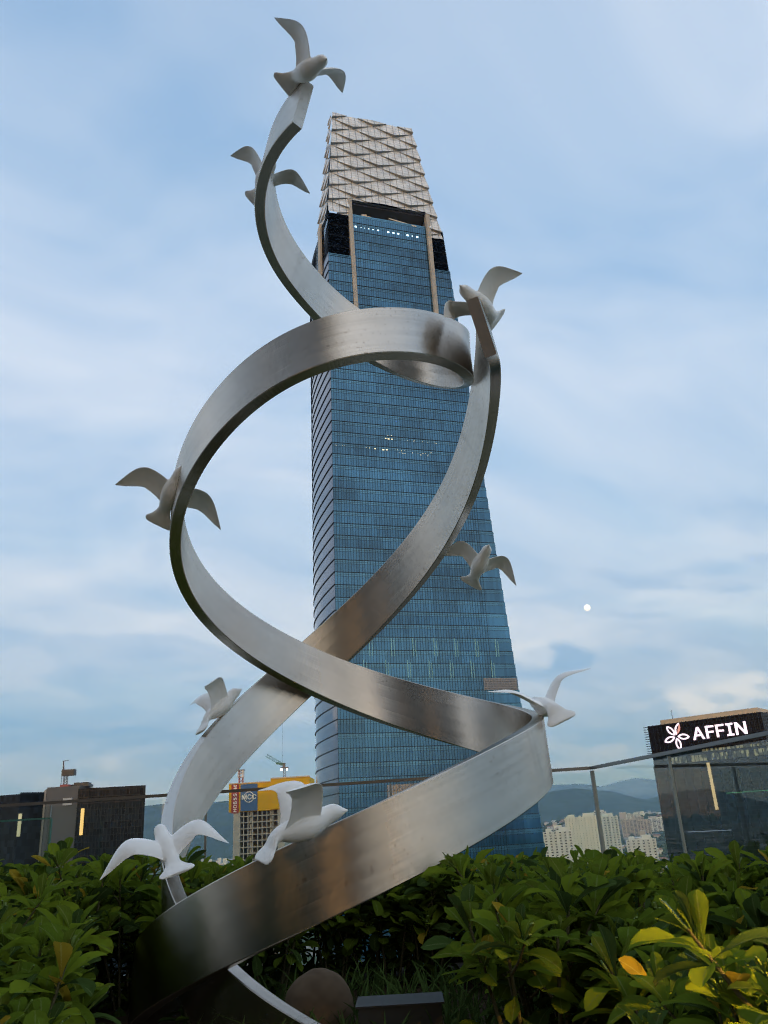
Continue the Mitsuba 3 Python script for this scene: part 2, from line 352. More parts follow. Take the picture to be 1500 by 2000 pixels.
for sx in (7.5, 35.0):
    py = MB()
    sb = sx + (1.5 if sx < 20 else 0.9)
    lo = [tp(sb - .65, -.5, 136), tp(sb + .65, -.5, 136), tp(sb + .65, 1.6, 136), tp(sb - .65, 1.6, 136)]
    hi = [tp(sx - .65, -.5, 197), tp(sx + .65, -.5, 197), tp(sx + .65, 1.6, 197), tp(sx - .65, 1.6, 197)]
    for i in range(4): py.quad(lo[i], lo[(i + 1) % 4], hi[(i + 1) % 4], hi[i])
    py.quad(*hi); part(tower, "pylon", py.mesh(), "tower_pylon")
pyl = MB(); lo, hi = [], []
for (s, t) in ((-.9, 7.5), (-.9, 10.5), (.5, 10.5), (.5, 7.5)): lo.append(tp(s, t, 150)); hi.append(tp(s, t, 191.5))
for i in range(4): pyl.quad(lo[i], lo[(i + 1) % 4], hi[(i + 1) % 4], hi[i])
pyl.quad(*hi); part(tower, "pylon", pyl.mesh(), "tower_pylon")
for (s0, s1) in ((0.15, 7.0), (36.0, None)):
    blk, pale = MB(), MB(); z = 172.9; i = 0
    while z < 190.2:
        e = (s1 or TW(z) - .1)
        a = [tp(s0, -.15, z), tp(e, -.15, z), tp(e, .5, z + .34), tp(s0, .5, z + .34)]
        (pale if i % 8 == 7 else blk).quad(*a).quad(*[q - A_([0, 0, .07]) for q in a[::-1]]); z += .55; i += 1
    blk.quad(tp(s0, .55, 172.9), tp(s1 or TW(173), .55, 172.9), tp(s1 or TW(190), .55, 190.3), tp(s0, .55, 190.3))
    k = part(tower, "louvre_bank", blk.mesh(), "louvre_dark", kind="stuff"); part(k, "pale_slat", pale.mesh(), "louvre_pale", kind="stuff")
sl = MB(); pl = side_pts(180)
for i in range(28):
    z = 173 + i * .6
    for a, b in zip(pl[:-2], pl[1:-1]): sl.quad(tp(*(b + [-.05, 0]), z), tp(*(a + [-.05, 0]), z), tp(*(a + [.2, .1]), z + .42), tp(*(b + [.2, .1]), z + .42))
part(tower, "side_louvre", sl.mesh(), "louvre_dark", kind="stuff")
lv = MB()
for i in range(7): lv.box([0.80 * TW(37), -.34, 35.6 + i * .46], [TW(37) - .3, -.02, 35.6 + i * .46 + .2], lambda v: A_([tp(q[0], q[1], q[2]) for q in v]))
for i in range(12): lv.box([(0.80 + .2 * i / 12) * TW(37), -.30, 35.5], [(0.80 + .2 * i / 12) * TW(37) + .12, -.02, 38.8], lambda v: A_([tp(q[0], q[1], q[2]) for q in v]))
part(tower, "louvre_panel", lv.mesh(), "louvre_pale", label="grey louvred vent panel at the right edge of the tower")
bk = MB().box([0.80 * TW(37), -.09, 35.5], [TW(37) - .2, -.05, 38.8], lambda v: A_([tp(q[0], q[1], q[2]) for q in v]))
part(tower, "vent_recess", bk.mesh(), "louvre_pale")
pr("pale_fin", (0.22, 0.50, 0.55), 0.3, 0.6)
fin = MB()
for (za, zb, s0) in ((44.6, 49.6, 9.0), (38.9, 43.6, 7.2)):
    s = s0
    while s < TW(za) - 2:
        fin.box([s, -.16, za], [s + .16, -.02, zb], lambda v: A_([tp(q[0], q[1], q[2]) for q in v])); fin.box([s + .75, -.16, za], [s + .87, -.02, zb - .6], lambda v: A_([tp(q[0], q[1], q[2]) for q in v])); s += 6.1
part(tower, "glass_fin", fin.mesh(), "pale_fin", kind="stuff")
# top opening with the maintenance cradle, ceiling lights of the top floor, lit rooms half way up
op = MB().quad(tp(7.4, 15, 189.5), tp(35.2, 15, 189.5), tp(35.2, 15, 197.2), tp(7.4, 15, 197.2)).quad(tp(7.4, 15, 190.2), tp(35.2, 15, 190.2), tp(35.2, .8, 190.2), tp(7.4, .8, 190.2)).quad(tp(7.4, .2, 196.9), tp(35.2, .2, 196.9), tp(35.2, 15, 196.9), tp(7.4, 15, 196.9))
op.quad(tp(7.6, .3, 190), tp(7.6, 15, 190), tp(7.6, 15, 197), tp(7.6, .3, 197)).quad(tp(35.1, .3, 190), tp(35.1, 15, 190), tp(35.1, 15, 197), tp(35.1, .3, 197))
pr("plant_grey", (0.26, 0.255, 0.25), 0.8, 0.2)
part(tower, "roof_opening", op.mesh(), "plant_grey", label="dark open roof level below the crown")
pr("cradle_cream", (0.62, 0.56, 0.45), 0.6, 0.3)
cr = MB(); T4 = lambda v: A_([tp(q[0], q[1], q[2]) for q in v])
cr.box([12.2, 2.0, 190.2], [14.0, 3.6, 193.6], T4).box([14.0, 2.2, 190.2], [16.6, 2.6, 191.2], T4).box([14.6, 2.2, 191.0], [14.9, 2.6, 193.4], T4).box([16.0, 2.2, 191.0], [16.3, 2.6, 192.6], T4).box([14.2, 2.2, 192.8], [15.6, 2.5, 193.2], T4)
part(tower, "cleaning_cradle", cr.mesh(), "cradle_cream")
part(tower, "crane_arm", MB().beam(tp(21.5, 1.6, 193.0), tp(31.0, 1.0, 191.0), .7, .45).mesh(), "cradle_cream")
lt = MB()
for s, r in ((9.6, .34), (11.4, .12), (12.6, .12), (14.0, .18), (15.6, .2), (17.3, .26), (20.8, .33), (22.6, .3), (24.3, .32), (27.6, .36), (29.3, .16), (31.0, .36)):
    lt.box([s - r, .55, 186.6 - r * .8], [s + r, .62, 186.6 + r * .8], T4)
part(tower, "ceiling_light", lt.mesh(), "tower_pylon", kind="stuff", emitter=glow((1.8, 2.6, 2.8)))
lt = MB(); r_ = np.random.default_rng(12)
for (s, z, q) in ((16.3, 109.3, .3), (17.2, 109.2, .4), (18.2, 109.2, .35), (16.9, 110.2, .25), (18.1, 110.4, .2), (12.9, 105.6, .35), (15.4, 105.5, .45), (16.5, 105.6, .4), (11.2, 105.7, .18), (10.2, 105.8, .15)) + tuple((r_.uniform(19, 31), 105.3 + r_.uniform(-.6, .6), r_.uniform(.06, .17)) for _ in range(16)) + tuple((r_.uniform(22, 33), 109.2 + r_.uniform(-.4, .4), r_.uniform(.05, .12)) for _ in range(9)) + tuple((r_.uniform(0.6, 4), 105.7, .08) for _ in range(4)):
    lt.box([s - q * .7, -.10, z - q * .4], [s + q * .7, -.03, z + q * .4], T4)
part(tower, "ceiling_light", lt.mesh(), "tower_pylon", kind="stuff", emitter=glow((1.1, 1.0, 0.62)))
# crown: triangular pleated panels on a staggered lattice
pr("crown_metal", mikit.proc(lambda p, n, uv: mi.Color3f(0.63, 0.65, 0.655) * (0.86 + 0.28 * crand(dr.floor((p.x * float(Dx[0]) + p.y * float(Dx[1])) / 2.3), dr.floor(p.z / 1.25), 3.0))
   * (1 - 0.55 * (1 - sstep(0.02, 0.09, dr.abs(frac((p.x * float(Dx[0]) + p.y * float(Dx[1])) / 2.3) - 0.5)))) * (1 - 0.35 * (1 - sstep(0.02, 0.10, dr.abs(frac(p.z / 1.25) - 0.5))))), 0.42, 0.5, metallic=0.25)


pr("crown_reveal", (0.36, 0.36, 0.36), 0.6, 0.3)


def clip(poly, ax, val, keep_less):
    out = []
    for a, b in zip(poly, poly[1:] + poly[:1]):
        ia, ib = ((a[ax] <= val) == keep_less), ((b[ax] <= val) == keep_less)
        if ia: out.append(a)
        if ia != ib: out.append(a + (b - a) * ((val - a[ax]) / (b[ax] - a[ax])))
    return out


ZB, ZT, RH, PD = 190.0, 233.6, 6.05, 1.05
crown_back = MB()


def crown_off(z): return 2.2 * (z - ZB) / (ZT - ZB)


def crown_w(z): return 39.3 - 10.3 * (z - ZB) / (ZT - ZB)


def side_w(z): return 13.0 - 10.0 * (z - ZB) / (ZT - ZB)


SD = A_([-0.03, 1.0])


def crown_pt(q, side):
    """q = (column 0..4, outward offset, z)"""
    z = q[2]; c = TC(z)
    if side: e = c + Dx * crown_off(z) + (Dx * SD[0] + Dy * SD[1]) * q[0] / 2 * side_w(z) - Dx * q[1] * .6
    else: e = c + Dx * (crown_off(z) + crown_w(z) * q[0] / 4) - Dy * q[1]
    return A_([e[0], e[1], z])


crown = part(tower, "crown", MB().quad(tp(.8, 1.0, 196), tp(36, 1.0, 196), tp(30, 1.0, 233), tp(3, 1.0, 233)).quad(tp(36, 1.0, 190), tp(36, 20, 190), tp(30, 20, 233), tp(30, 1, 233)).quad(tp(.7, 1, 190), tp(.7, 12, 190), tp(3.2, 3, 233), tp(3, 1, 233)).mesh(), "louvre_dark", label="pleated pale metal crown of the tower")
for side in (False, True):
    for i in range(2 if side else 4):
        for j in range(-4, 10):
            zz = lambda a, b: ZT - 2.2 - b * RH - a * RH / 2
            TL, TR_, BL, BR = A_([i, 0, zz(i, j)], float), A_([i + 1, 0, zz(i + 1, j)], float), A_([i, 0, zz(i, j + 1)], float), A_([i + 1, 0, zz(i + 1, j + 1)], float)
            up = zz(i + 1, j) ; TR2 = A_([i + 1, 0, zz(i + 1, j - 0)], float)
            out = A_([0, PD, 0])
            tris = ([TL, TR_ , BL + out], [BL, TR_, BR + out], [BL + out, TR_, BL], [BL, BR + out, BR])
            for ti, tri in enumerate(tris):
                m = MB()
                for (c0, c1, zlo) in (((0, 2, ZB),) if side else ((0, .74, ZB), (.74, 3.58, 196.8), (3.58, 4, 186.5))):
                    pl = [A_(q) for q in tri]
                    for ax, val, less in ((0, c1, True), (0, c0, False), (2, ZT, True), (2, zlo, False)):
                        pl = clip(pl, ax, val, less) if pl else pl
                    if len(pl) >= 3:
                        P3 = [crown_pt(q, side) for q in pl]
                        m.add(P3, [[0, a, a + 1] for a in range(1, len(P3) - 1)])
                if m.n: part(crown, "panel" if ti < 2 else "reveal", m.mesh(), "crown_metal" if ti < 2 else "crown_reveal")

# ------------------------------------------------------------------ dark building with the flower sign
pr("dark_glass", mikit.proc(lambda p, n, uv: mi.Color3f(0.008, 0.017, 0.018) * (0.5 + 1.2 * crand(dr.floor((p.x * .765 - p.y * .644) / 1.3), dr.floor(p.z / 1.22), 2.0))), 0.3, 0.05)
pr("dark_fin", (0.013, 0.010, 0.010), 0.5, 0.3)
pr("line_grey", (0.022, 0.028, 0.028), 0.4, 0.4)
pr("beige_roof", (0.55, 0.46, 0.34), 0.8, 0.2)
sg = thing("sign_building", "dark glass office block with a lattice top carrying the lit pink flower sign", "building")
FO, FD = A_([85.76, 287.48, 0]), A_([0.7651, -0.6439, 0]); FN = A_([-FD[1], FD[0], 0])
ff = frame(FO, FD, FN)
part(sg, "wall", MB().box([-.6, .4, -130], [70, 26, 16.8], ff).mesh(), "dark_glass")
ln = MB()
for i in range(52): ln.box([-.7, .30, 16.2 - i * 1.25], [70, .42, 16.2 - i * 1.25 + .13], ff)
part(sg, "floor_line", ln.mesh(), "line_grey", kind="stuff")
lf = MB()
for i in range(24): lf.box([.2 + i * 3.0, .22, -60], [.2 + i * 3.0 + .14, .42, 16.8], ff)
part(sg, "mullion", lf.mesh(), "dark_glass", kind="stuff")
pr("painted_room_light", mikit.proc(lambda p, n, uv: mixc((0.06, 0.08, 0.06), (0.40, 0.42, 0.25), sstep(.35, .75, noise((p.x * .765 - p.y * .644) * 1.6, p.z * .7, 1.0)))), 0.6, 0.4)  # light of the rooms put into the base colour as uneven pale patches
band = MB()
for i in range(46):
    u = 6 + i * 1.35
    if i % 5 != 4: band.box([u, .26, 17.0], [u + 1.1, .36, 19.0], ff)
    if i > 7: band.box([u, .26, 19.8], [u + 1.1, .34, 20.6], ff)
part(sg, "window_band", band.mesh(), "painted_room_light", kind="stuff")
part(sg, "neck", MB().box([-.3, .5, 16.8], [70, 25, 21], ff).mesh(), "dark_glass")
sb = part(sg, "screen", MB().box([-.3, .35, 20.8], [37.5, 24, 29.9], ff).mesh(), "dark_fin", label="dark slatted screen behind the sign")
part(sg, "roof", MB().box([3.6, 2.5, 29.9], [36.0, 22, 31.6], ff).mesh(), "beige_roof")
part(sg, "mast", MB().beam(ff(A_([[7.5, 4, 31]]))[0], ff(A_([[7.5, 4, 34.6]]))[0], .12).mesh(), "dark_fin")
for i in range(12): part(sg, "fin", MB().box([-1.6, -.35, 20.9 + i * .78], [37.6, .3, 20.9 + i * .78 + .16], ff).mesh(), "dark_fin")
vt = MB()
for i in range(26): vt.box([.2 + i * 1.45, -.2, 20.8], [.2 + i * 1.45 + .16, .32, 30], ff)
part(sg, "mullion", vt.mesh(), "line_grey", kind="stuff")
fr2 = MB()
for i in range(9): fr2.box([38, -.3, 20.9 + i * 1.05], [70, .1, 20.9 + i * 1.05 + .2], ff)
for i in range(18): fr2.box([38 + i * 1.8, -.25, 20.8], [38 + i * 1.8 + .2, .1, 29.5], ff)
part(sg, "lattice_frame", fr2.mesh(), "line_grey", kind="stuff")
part(sg, "light_strip", MB().box([17.5, .12, 2.0], [18.5, .2, 16.3], ff).mesh(), "beige_roof", label="tall warm glowing strip standing in for a lamp mirrored in the railing", emitter=glow((0.40, 0.28, 0.10)))  # glowing strip added to imitate a warm lamp mirrored in the railing glass
part(sg, "light_line", MB().box([21.9, .1, 6.6], [42, .2, 6.75], ff).mesh(), "line_grey", emitter=glow((0.07, 0.36, 0.14)))
part(sg, "light_line", MB().box([7.4, .1, -4.2], [21.2, .2, -4.05], ff).mesh(), "line_grey", emitter=glow((0.25, 0.3, 0.38)))
# sign: letters and five-petal flower
MSIGN = np.eye(4); MSIGN[:3, 0] = FD; MSIGN[:3, 1] = [0, 0, 1]; MSIGN[:3, 2] = -FN
x = 15.1
sign_k = thing("lit_sign", "glowing pinkish white flower emblem and capital letters on the dark building top", "sign")
for ch in "AFFIN":
    t = meshkit.text_mesh(ch, 3.75, 0.25, bold=True); w = t.bounds[1][0] - t.bounds[0][0]; t.apply_translation([-t.bounds[0][0], 0, 0])
    t.apply_scale([1.12, 1, 1])
    M = MSIGN.copy(); M[:3, 3] = FO + FD * x - FN * .75 + A_([0, 0, 23.75]); t.apply_transform(M)
    part(sign_k, "letter", t, "pale_wall", emitter=glow((1.05, 0.80, 1.02))); x += w * 1.12 + .55
lens = Point(0, 0).buffer(2.15, 32).intersection(Point(1.75 * 1.35, 0).buffer(2.15, 32)); lens = affinity.translate(lens, -1.18, 0); b0 = lens.bounds
lens = affinity.scale(affinity.translate(lens, 0, -b0[1]), 1.0, 4.1 / (b0[3] - b0[1]), origin=(0, 0))
inner = lens.buffer(-.52)
for ang in (38, -22, -98, -172, 108):
    ring = affinity.translate(lens, 0, .45).difference(affinity.translate(inner, 0, .45))
    if ang == -22:
        red = affinity.translate(lens.buffer(-.15), 0, .45).intersection(Polygon([(0.12, -1), (4, -1), (4, 9), (0.12, 9)])); ring = ring.intersection(Polygon([(-4, -1), (0.1, -1), (0.1, 9), (-4, 9)]))
    for shp, col, nm in ((ring, (1.05, 0.80, 1.02), "petal"),) + (((red, (0.36, 0.03, 0.04), "red_petal"),) if ang == -22 else ()):
        t = extrude(affinity.rotate(shp, ang, origin=(0, 0)), .25)
        M = MSIGN.copy(); M[:3, 3] = FO + FD * 9.6 - FN * .75 + A_([0, 0, 25.45]); t.apply_transform(M)
        part(sign_k, nm, t, "pale_wall", emitter=glow(col))

# ------------------------------------------------------------------ building under construction with cranes
cb = thing("construction_tower", "unfinished concrete tower wrapped in yellow and blue sheeting at its top", "building")
X0, Y0 = -89.6, 446.0
pr("yellow_sheet", (0.62, 0.36, 0.015), 0.7, 0.2); pr("blue_sheet", (0.045, 0.12, 0.26), 0.6, 0.3); pr("red_sheet", (0.30, 0.055, 0.055), 0.7, 0.2)
pr("concrete", mikit.proc(lambda p, n, uv: mi.Color3f(0.40, 0.385, 0.34) * (0.8 + 0.4 * fbm(p.x * .5, p.y * .5, p.z * .3, 3))), 0.9, 0.1)
pr("white_paint", (0.78, 0.76, 0.70), 0.6, 0.2)
B = lambda x0, x1, z0, z1, ya=0.0, yb=1.0: MB().box([x0, Y0 + ya, z0], [x1, Y0 + yb, z1]).mesh()
part(cb, "sheeting", B(-89.6, -60.5, 15.2, 29.0, 0, 26), "yellow_sheet")
part(cb, "sheeting", B(-67.6, -47.2, 15.6, 30.4, -1.2, 24), "yellow_sheet")
part(cb, "parapet", MB().box([-89.6, Y0 - .3, 29.0], [-68, Y0 + .6, 29.5]).box([-67.6, Y0 - 1.5, 30.4], [-47.2, Y0, 31.0]).mesh(), "beige_roof")
part(cb, "blue_banner", B(-83.5, -74.7, 15.4, 28.6, -.35, -.02), "blue_sheet"); part(cb, "red_banner", B(-88.2, -84.4, 14.6, 28.8, -.4, -.03), "red_sheet")
for i, ch in enumerate("HOBSSAM"):
    t = meshkit.text_mesh(ch, 1.75, .1, bold=True); t.apply_translation(-t.bounds.mean(0)); t.apply_transform(A_([[0, -1, 0, 0], [0, 0, -1, 0], [1, 0, 0, 0], [0, 0, 0, 1.0]]) )
    t.apply_translation([-86.3, Y0 - .5, 15.9 + i * 1.92]); part(cb, "letter", t, "white_paint")
ringm = extrude(Point(0, 0).buffer(2.7, 24).difference(Point(0, 0).buffer(2.35, 24)), .1); ringm.apply_transform(A_([[1, 0, 0, -79.1], [0, 0, -1, Y0 - .42], [0, 1, 0, 22.2], [0, 0, 0, 1.0]])); part(cb, "emblem_ring", ringm, "white_paint")
t = meshkit.text_mesh("MCC", 2.3, .15, bold=True); t.apply_translation(-t.bounds.mean(0)); t.apply_transform(A_([[1.05, 0, 0, -79.0], [0, 0, -1, Y0 - .55], [0, 1, 0, 22.2], [0, 0, 0, 1.0]])); part(cb, "emblem_letters", t, "white_paint")
part(cb, "back_wall", B(-86, -62, -130, 15.3, 12, 24), "concrete")
part(cb, "pier", B(-87.2, -83.7, -130, 15.2, 0, 22), "concrete"); part(cb, "pier", B(-64.3, -60.9, -130, 15.5, 0, 22), "concrete")
for i in range(22): part(cb, "floor_slab", B(-83.7, -64.3, 12.6 - i * 2.97, 13.05 - i * 2.97, .4, 12), "concrete")
for x in (-82.2, -79.9, -77.5, -74.9, -72.6, -70.2, -67.0): part(cb, "column", B(x, x + .45, -60, 15.2, .6, 1.2), "concrete")
for i in range(22):
    for xx in (-78.9, -68.5): part(cb, "wall_panel", B(xx, xx + 1.0, 13.05 - i * 2.97, 15.2 - i * 2.97, 1.5, 1.9), "concrete")
pr("crane_green", (0.06, 0.19, 0.13), 0.5, 0.4); pr("crane_grey", (0.16, 0.15, 0.15), 0.5, 0.4); pr("crane_red", (0.36, 0.10, 0.08), 0.6, 0.3)
ck = thing("tower_crane", "green luffing crane with its jib raised left above the yellow building", "crane")


def truss(p, q, w, n):
    p, q = A_(p, float), A_(q, float); t = (q - p) / np.linalg.norm(q - p); a = np.cross(t, [0, 1.0, 0]); a /= np.linalg.norm(a); b = np.cross(t, a); m = MB(); c = [p + w / 2 * (i * a + j * b) for i, j in ((1, 1), (1, -1), (-1, -1), (-1, 1))]
    for o in c: m.beam(o, o + (q - p), .16 * w)
    for i in range(n):
        for s in range(4): m.beam(c[s] + (q - p) * i / n, c[(s + 1) % 4] + (q - p) * (i + 1) / n, .10 * w)
    return m.mesh()


part(ck, "mast", truss((-60.8, 448, 15), (-60.8, 448, 35.5), .95, 14), "crane_grey"); part(ck, "jib", truss((-60.9, 447, 37.0), (-70.2, 447, 42.6), 1.3, 8), "crane_green")
part(ck, "jib_stay", MB().beam((-60.9, 447, 37.6), (-65, 447, 38.3), .7, 1.0).mesh(), "crane_green"); part(ck, "machine_deck", MB().box([-62.6, 446.2, 35.5], [-58.6, 449, 36.1]).box([-61.6, 446.4, 36.1], [-60.2, 448.6, 38.2]).mesh(), "crane_grey")
part(ck, "flood_light", MB().box([-62.6, 446, 34.4], [-61.5, 446.2, 35.4]).box([-59.6, 446, 34.4], [-58.7, 446.2, 35.4]).mesh(), "white_paint", emitter=glow((2.5, 2.5, 2.5)))
part(ck, "hoist_rope", MB().beam((-61.4, 447, 38), (-61.4, 447, 62), .10).mesh(), "crane_grey")
mk = thing("hoist_mast", "red and white lattice hoist mast left of the green crane", "crane mast")
part(mk, "mast", truss((-83.9, 449, 20), (-83.9, 449, 35.8), 2.0, 8), "crane_red"); part(mk, "cage", truss((-83.9, 448.6, 32.2), (-83.9, 448.6, 36.4), 2.6, 3), "white_paint"); part(mk, "platform", MB().box([-85.8, 447, 35.9], [-82, 451, 36.2]).mesh(), "crane_grey")

# ------------------------------------------------------------------ dark block at the left
lb = thing("dark_block", "dark glass office block with a beige roof core behind the left railing", "building")
pr("black_glass", mikit.proc(lambda p, n, uv: mi.Color3f(0.009, 0.013, 0.017) * (0.45 + 1.5 * crand(dr.floor(p.x / .85), dr.floor(p.z / 1.6), 2.0))), 0.22, 0.12)
pr("beige_core", (0.28, 0.25, 0.21), 0.8, 0.2); pr("grey_core", (0.125, 0.12, 0.115), 0.8, 0.2)
Bx = lambda x0, x1, z0, z1, y0, y1: MB().box([x0, y0, z0], [x1, y1, z1]).mesh()
part(lb, "wall", prism([(-85.6, 226), (-68.2, 228), (-77, 252), (-94, 252)], -130, 16.6), "black_glass")
part(lb, "wall", prism([(-101.5, 227), (-95, 233), (-95, 252), (-101.5, 252)], -130, 16.6), "black_glass"); part(lb, "wall", prism([(-125, 232), (-101.4, 227), (-101.4, 252), (-125, 252)], -130, 16.2), "black_glass")
part(lb, "roof_core", prism([(-94.2, 226.6), (-85.5, 226.6), (-85.5, 252), (-94.2, 252)], -130, 17.4), "grey_core"); part(lb, "roof_core", prism([(-97.2, 232), (-94.3, 226.5), (-94.3, 252), (-97.2, 252)], -130, 17.0), "beige_core")
part(lb, "vent", Bx(-89.6, -87.2, 12.6, 14.4, 226.3, 226.58), "grey_wall")
gl = MB()
for i in range(22):
    gl.box([-85.5, 225.75, 15.9 - i * 1.6], [-68.3, 227.75, 16.02 - i * 1.6], lambda v: v + np.c_[0 * v[:, 0], np.where(v[:, 1] < 226.5, (v[:, 0] + 85.6) / 17.4 * 2, 0), 0 * v[:, 0]])
part(lb, "floor_line", gl.mesh(), "line_grey", kind="stuff")
bk = MB()
for i in range(20): bk.beam((-85.4 + i * .88, 225.75 + i * .101, -20), (-85.4 + i * .88, 225.75 + i * .101, 16.6), .10)
part(lb, "mullion", bk.mesh(), "line_grey", kind="stuff")
part(lb, "lit_stair", MB().box([-84.3, 225.6, 5.0], [-83.5, 226.0, 11.6]).mesh(), "beige_roof", label="narrow upright strip glowing yellow", emitter=glow((0.95, 0.52, 0.09)))  # narrow strip on the facade that glows yellow
part(lb, "lit_stair", MB().box([-101.0, 226.2, 5.6], [-100.2, 226.6, 11.2]).mesh(), "beige_roof", emitter=glow((0.35, 0.29, 0.14)))  # paler glow imitates a lamp reflection in the glass pane
part(lb, "roof_cabin", MB().box([-89.2, 230, 17.4], [-84.5, 234, 18.0]).box([-88.6, 230.5, 18], [-84.9, 233.5, 18.5]).mesh(), "dark_metal")
bc = thing("roof_crane", "small dark maintenance crane on the roof of the left dark block", "crane")
part(bc, "mast", truss((-90.4, 229, 17.2), (-90.4, 229, 20.4), .8, 5), "crane_grey"); part(bc, "house", MB().box([-91.4, 228.3, 20.3], [-88.0, 230, 21.9]).mesh(), "dark_metal"); part(bc, "base", MB().box([-91.4, 228, 17.3], [-89.2, 230, 18.0]).mesh(), "crane_red")
part(bc, "arm", MB().beam((-91.0, 229, 21.2), (-91.4, 229, 24.2), .22).beam((-91.4, 229, 24.2), (-89.9, 229, 24.3), .14).beam((-91.6, 229, 17.4), (-91.3, 229, 23.4), .10).mesh(), "dark_metal")

# ------------------------------------------------------------------ the building behind the camera that the steel mirrors, with lit lobby windows
ob = thing("office_building", "dark stone office building behind the terrace with warm lit lobby windows", "building")
pr("dark_stone", mikit.proc(lambda p, n, uv: mi.Color3f(0.022, 0.020, 0.019) * (0.9 + 0.2 * crand(dr.floor(p.x / 3.1), dr.floor(p.z / 3.3), 2.0))), 0.5, 0.3)
part(ob, "wall", MB().box([-60, -46, 0.02], [-0.6, -14, 58]).mesh(), "dark_stone"); pr("brown_stone", mikit.proc(lambda p, n, uv: mi.Color3f(0.19, 0.155, 0.125) * (0.8 + 0.4 * fbm(p.x * .5, p.z * .12, 1.0, 3))), 0.6, 0.3)
part(ob, "podium", MB().box([-60, -30, 0.02], [7.5, -12.5, 5.2]).mesh(), "brown_stone")
wn = MB()
for zf in range(14):
    for i in range(12): wn.box([-58 + i * 4.7, -14.2, 8.2 + zf * 3.5], [-55.2 + i * 4.7, -13.95, 10.2 + zf * 3.5])
part(ob, "window", wn.mesh(), "window_dark", kind="stuff")
for (xa, xb) in ((-3.0, -1.6), (-24.5, -21.0), (6.2, 7.0), (-10.2, -9.4)):
    part(ob, "lobby_window", MB().box([xa, -12.55, 0.4], [xb, -12.4, 4.6]).mesh(), "beige_roof", emitter=glow((1.5, 0.80, 0.22)))

o2 = thing("office_slab", "long dark office slab added out of view for the dark facades to mirror", "building")
part(o2, "wall", MB().box([-330, -95, -130], [-78, -62, 46]).mesh(), "dark_stone"); part(o2, "roof_house", MB().box([-260, -90, 46], [-160, -66, 52]).mesh(), "dark_stone")  # added unseen slab that keeps the bright horizon out of the facade reflections

# ------------------------------------------------------------------ terrace, planter, railing
pr("deck", mikit.proc(lambda p, n, uv: mi.Color3f(0.19, 0.18, 0.165) * (0.8 + 0.4 * fbm(p.x * 2, p.y * 2, 0.0, 3))), 0.8, 0.2)
struct("roof_terrace", prism([(-40, -50), (14, -50), (4.2, -12), (2.15, 4.2), (1.62, 6.75), (-3.25, 7.09), (-40, 9.6)], -4.0, 0.0), "deck", label="paved roof terrace")
pr("soil", mikit.proc(lambda p, n, uv: mixc((0.022, 0.016, 0.012), (0.06, 0.045, 0.03), fbm(p.x * 14, p.y * 14, 0.0, 4))), 0.95, 0.1)
xs, ys = np.linspace(-6, 1.72, 90), np.linspace(0.9, 5.75, 60)


def soil_h(X, Y): return 0.57 + 0.06 * (meshkit.fbm(np.stack([X * 2.2, Y * 2.2, 0 * X], -1), 4, seed=2) - .5)


struct("planter_soil", height_sheet(xs, ys, soil_h), "soil", True, label="dark planting soil under the shrubs")
pk = thing("planter_wall", "low dark steel planter edge around the shrub bed", "planter")
for a, b in (((-6, 5.80), (1.76, 5.80)), ((1.76, 5.84), (1.76, .86)), ((1.8, .86), (-6, .86))): part(pk, "edge_plate", MB().beam((*a, .30), (*b, .30), .06, .60).mesh(), "dark_metal")
rl = thing("glass_railing", "glass balustrade with a thin metal top rail around the roof terrace", "railing")
RP = [A_([-9.5, 7.343]), A_([1.483, 6.6]), A_([2.15, 3.53]), A_([2.9, 0.08])]
for a, b in zip(RP[:-1], RP[1:]):
    part(rl, "top_rail", MB().beam((*a, 1.72), (*b, 1.72), .030, .022).mesh(), "rail_metal")
L0 = A_([-3.25, 6.92]) - RP[1]; posts = [RP[1] + L0 * s for s in (0.33, 0.64, 0.91, 1.25, 1.6)]
legs = [[RP[1]] + posts, [RP[1], RP[1] + (RP[2] - RP[1]) * .37, RP[1] + (RP[2] - RP[1]) * .95, RP[3]]]
for leg in legs:
    for a, b in zip(leg[:-1], leg[1:]):
        d = (b - a) / np.linalg.norm(b - a); p, q = a + d * .009, b - d * .009
        g = part(rl, "glass_pane", MB().quad((*p, .06), (*q, .06), (*q, 1.69), (*p, 1.69)).mesh(), "rail_glass")
    for a in leg[1:]:
        part(rl, "post", MB().box([a[0] - .008, a[1] - .010, 0.0], [a[0] + .008, a[1] + .010, 1.70]).mesh(), "post_metal")
part(rl, "post", MB().box([RP[1][0] - .014, RP[1][1] - .014, 0], [RP[1][0] + .014, RP[1][1] + .014, 1.70]).mesh(), "post_metal")
pp, qq = A_([-9.0, 6.62]), A_([-2.62, 6.42]); wsn = thing("wind_screen", "lower separate glass screen in front of the left railing", "glass screen")
part(wsn, "glass_pane", MB().quad((*pp, .06), (*qq, .06), (*qq, 1.58), (*pp, 1.58)).mesh(), "rail_glass")
part(wsn, "pane_edge", MB().box([qq[0] - .004, qq[1] - .012, .06], [qq[0] + .008, qq[1] + .012, 1.582]).beam((*pp, 1.585), (*qq, 1.585), .012).mesh(), "glass_edge")

